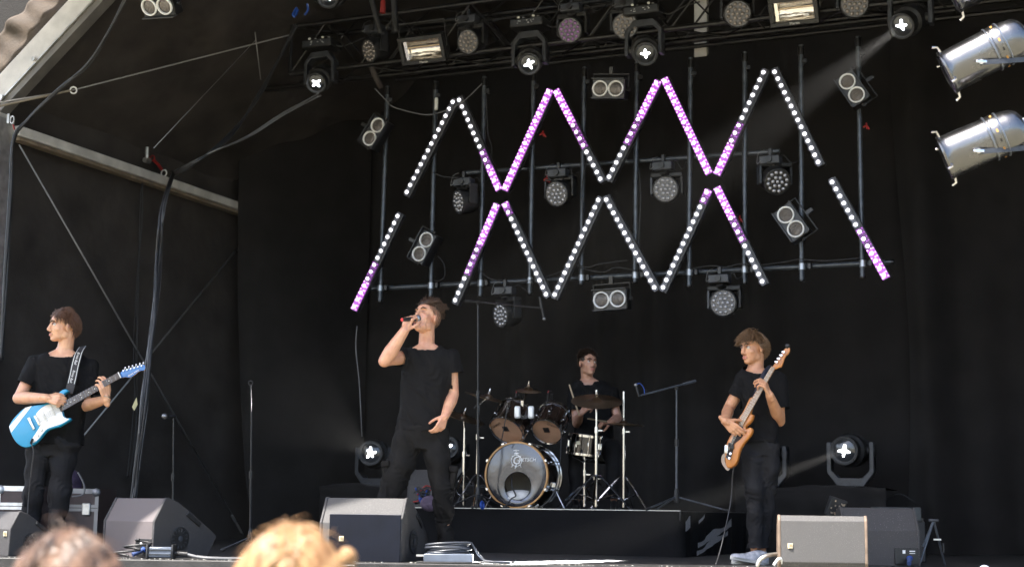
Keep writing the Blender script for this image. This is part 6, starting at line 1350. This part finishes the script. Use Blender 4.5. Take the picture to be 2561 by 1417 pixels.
me = text_mesh('MUSIC MAN', .016, .0003, .3); me.transform(Mg @ Matrix.Translation((*gz((1880, 240)), .003)) @ Matrix.Rotation(math.atan2(dn.y, dn.x)+.02, 4, 'Z')); link('lettering', me, LG, hs_, smooth=False)
# strap over the shoulder
STR = mat('black_strap', (.018, .018, .02), .6); ps = [W(207, 868, 11.07), W(199, 880, 10.95), W(194, 892, 10.885), W(188, 915, 10.865), W(183, 940, 10.855), W(177, 965, 10.84), W(172, 985, 10.80)]
ps = spline(ps, 4); rs = []; ws = .030
b = MB()
def ribbon(mb, pts, o0, o1, lift, th=.002):
    vs_ = []
    for i, p in enumerate(pts):
        d = (pts[min(i+1, len(pts)-1)]-pts[max(i-1, 0)]).normalized(); s_ = d.cross(V((0, -1, .2))).normalized(); s_ = s_ if s_.x > 0 else -s_; nn = s_.cross(d); nn = nn if nn.y < 0 else -nn
        vs_.append([p+s_*o0+nn*lift, p+s_*o1+nn*lift, p+s_*o1+nn*(lift+th), p+s_*o0+nn*(lift+th)])
    mb.rings(vs_)
ribbon(b, ps, -ws, ws, .004, .003); st_ = b.build('strap', STR, t)
for o_ in (-.024, .021): b = MB(); ribbon(b, ps[:-5], o_, o_+.004, .0075, .001); b.build('strap_piping', PGD, st_)
b = MB(); b.tube([W(172, 985, 10.80), W(176, 1002, 10.76), W(181, 1010, 10.75)], .008, 6, 3); b.build('strap_end', BLKM, t)
for (px, py) in ((194, 896), (183, 941)):
    p = W(px, py, 10.85); d = V((-.24, 0, -1)).normalized(); s_ = V((1, 0, -.24)).normalized(); me = text_mesh('Ernie Ball', .024, .0004, .2); me.transform(basis(d, s_, d.cross(s_), p+V((0, -.022, 0)))); link('lettering', me, LG, st_, smooth=False)
wire('guitar_lead', [Mg @ V((*gz((492, 1245)), .03)), W(84, 1130, 10.7), W(78, 1180, 10.72), W(72, 1240, 10.75), W(66, 1320, 10.72), V((W(60, 1380, 10.7).x, 10.7, .01)), V((W(40, 1380, 10.9).x, 10.9, .01))], .0045, RUBBER, 'thin black lead hanging from the blue guitar')

# ================================================================ bass guitar
YB = 10.62; Zc = (1880, 1040); og = W(*Zc, YB); ry = R(-28); ex = V((math.cos(ry), math.sin(ry), 0)); ez = V((.0, .1, 1)).normalized(); en = ex.cross(ez).normalized(); en = en if en.y < 0 else -en
Mb_ = Matrix((ex, ez, en)).transposed().to_4x4(); Mb_.translation = og
kx = (W(Zc[0]+100, Zc[1], YB)-og).length/100/math.cos(ry); kz = (W(Zc[0], Zc[1]-100, YB)-og).z/100
def bz(q): return gz(q, 3.73, 1760, 810)
AMB = mat('amber_ash_body', (.46, .17, .028), .32, 0, (3, .35), aniso=(6, 1.2, 6), coat=.25, col2=(.33, .11, .018))
t = thing('bass_guitar', 'amber wooden bass guitar with dark pickguard held steeply by the bass player', 'guitar', M=Mb_)
bo = sm([bz(q) for q in [(452, 678), (428, 686), (402, 742), (364, 822), (314, 893), (294, 940), (287, 985), (264, 1030), (241, 1075), (225, 1130), (217, 1200), (220, 1280), (234, 1326), (266, 1332), (300, 1312), (326, 1260), (343, 1182), (374, 1118), (416, 1066), (446, 1016), (453, 982), (440, 963), (416, 966), (396, 975), (400, 945), (425, 925), (452, 885), (458, 842), (436, 838), (442, 790), (462, 720), (466, 690)]], 2)
MB().prism(bo, -.045, 0, Mb_, .008).build('body', AMB, t, ang=50)
pgb = sm([bz(q) for q in [(350, 935), (322, 960), (300, 1020), (272, 1098), (244, 1175), (228, 1226), (240, 1250), (264, 1250), (288, 1180), (302, 1112), (348, 1072), (386, 1012), (376, 985), (372, 952)]], 2)
MB().prism(pgb, .0006, .0035, Mb_, .001).build('pickguard', mat('dark_pickguard', (.025, .015, .013), .5, spec=.2), t, ang=50)
m0, m1 = V((*bz((352, 925)), 0)), V((*bz((636, 408)), 0)); dm = (m1-m0); Lm = dm.length; dm.normalize(); sm_ = V((-dm.y, dm.x, 0))
MB().rings([[Mb_ @ (p+sm_*(s_*w_)+V((0, 0, z))) for s_, z in ((-1, .003), (-1, .011), (1, .011), (1, .003))] for p, w_ in ((m0, .023), (m1, .016))]).build('fretboard', mat('pale_maple_board', (.22, .12, .06), .4, 0, (6, .3)), t)
MB().rings([[Mb_ @ (p+sm_*(w_*math.cos(a))+V((0, 0, .0025-.021*abs(math.sin(a))))) for a in [i*math.pi/8 for i in range(9)]] for p, w_ in ((m0, .022), (m1, .0155))]).build('neck', MAPLE, t)
for i in range(1, 21):
    p = m1-dm*(Lm*1.35*(1-2**(-i/12.)))
    if (p-m0).dot(dm) > 0: w_ = .016+.007*(1-(p-m0).length/Lm); MB().cyl(Mb_ @ (p+sm_*w_+V((0, 0, .0112))), Mb_ @ (p-sm_*w_+V((0, 0, .0112))), .0009, n=6).build('fret', FRETM, t)
hb = sm([bz(q) for q in [(626, 400), (648, 366), (682, 322), (716, 258), (738, 232), (762, 224), (774, 240), (770, 272), (752, 296), (736, 312), (722, 350), (702, 408), (682, 412), (652, 426), (640, 420)]], 2)
hs_ = MB().prism(hb, -.014, .001, Mb_, .003).build('headstock', AMB, t, ang=50)
for i in range(4):
    q = (668+i*20, 362-i*30); p = V((*bz(q), .002)); MB().cyl(Mb_ @ p, Mb_ @ (p+V((0, 0, .016))), .008, n=12).build('tuning_post', CHROME, hs_); pb = V((*bz((q[0]-14, q[1]-8)), -.006)); MB().ell(Mb_ @ pb, (.013, .006, .009), n=10, m=6).build('tuner_button', CHROME, hs_)
MB().ell(Mb_ @ V((*bz((755, 212)), .0)), (.018, .016, .018), n=12, m=8).build('head_tuner', BLKM, t); 
q = MB()
for i in range(4): o_ = (i-1.5)/1.5; q.cyl(Mb_ @ V((*bz((228+i*9, 1165+i*3)), .016)), Mb_ @ (m1+sm_*(-o_*.011)+V((0, 0, .016))), .0007, n=5)
q.build('strings', FRETM, t)
MB().prism([bz(q) for q in [(222, 1120), (250, 1128), (246, 1200), (218, 1195)]], .0006, .015, Mb_, .003).build('bridge', CHROME, t)
for q in ((268, 1120), (280, 1142)): MB().box(Mb_ @ V((*bz(q), .008)), (.03, .02, .028)).build('pickup', BLKM, t, bevel=.004)
for q in ((272, 1205), (262, 1246), (242, 1232)): MB().cyl(Mb_ @ V((*bz(q), .003)), Mb_ @ V((*bz(q), .02)), .009, n=12).build('knob', BLK if q[0] == 242 else CHROME, t)
b = MB(); b.tube([W(1925, 918, 10.96), W(1914, 928, 10.80), W(1904, 946, 10.73), W(1896, 965, 10.72), W(1890, 985, 10.70), W(1884, 998, 10.64)], .02, 8, 4); b.build('strap', mat('navy_strap', (.012, .015, .03), .6), t, ang=180)
b = MB(); ribbon(b, spline([W(1826, 1134, 10.72), W(1814, 1136, 10.74), W(1812, 1152, 10.74), W(1822, 1168, 10.72), W(1828, 1172, 10.7)], 4), -.012, .012, 0, .004); b.build('strap_end', mat('tan_strap_end', (.4, .33, .27), .6), t)
wire('bass_lead', [W(1836, 1165, 10.66), W(1832, 1190, 10.68), W(1828, 1250, 10.7), W(1812, 1330, 10.6), W(1800, 1380, 10.5), V((W(1790, 1400, 10.4).x, 10.4, .008))], .005, RUBBER, 'thin black lead hanging from the bass guitar to the floor')
HAZE_D = .00011
BEAM_ON = {9: (90000, (-.42, -.8, -.43), 4.2), 11: (65000, (-.6, -.78, -.2), 5), 2: (7000, (-.06, -.99, .06), 12)}
# ================================================================ stage haze and the lit beams
for org, d, seed in BEAMS:
    if seed in BEAM_ON:
        ld = bpy.data.lights.new('beam', 'SPOT'); e, dv, sz = BEAM_ON[seed]; ld.energy = e; ld.spot_size = R(sz); ld.spot_blend = .35; ld.shadow_soft_size = .03; ld.color = (1, .98, .94)
        lo = bpy.data.objects.new('beam', ld); COL.objects.link(lo); lo.location = org; lo.rotation_euler = (-V(dv)).to_track_quat('Z', 'Y').to_euler()
HZ = bpy.data.materials.new('thin_haze'); HZ.use_nodes = True; nt_ = HZ.node_tree
for n_ in list(nt_.nodes):
    if n_.type == 'BSDF_PRINCIPLED': nt_.nodes.remove(n_)
pv = nt_.nodes.new('ShaderNodeVolumePrincipled'); pv.inputs['Color'].default_value = (.9, .88, .86, 1); pv.inputs['Density'].default_value = HAZE_D; pv.inputs['Anisotropy'].default_value = .2
nt_.links.new(pv.outputs[0], [n_ for n_ in nt_.nodes if n_.type == 'OUTPUT_MATERIAL'][0].inputs['Volume'])
hz_ = MB().box((0, 0, 4.0), (304, 304, 12.5)).build('haze', HZ, None, smooth=False); hz_['kind'] = 'stuff'
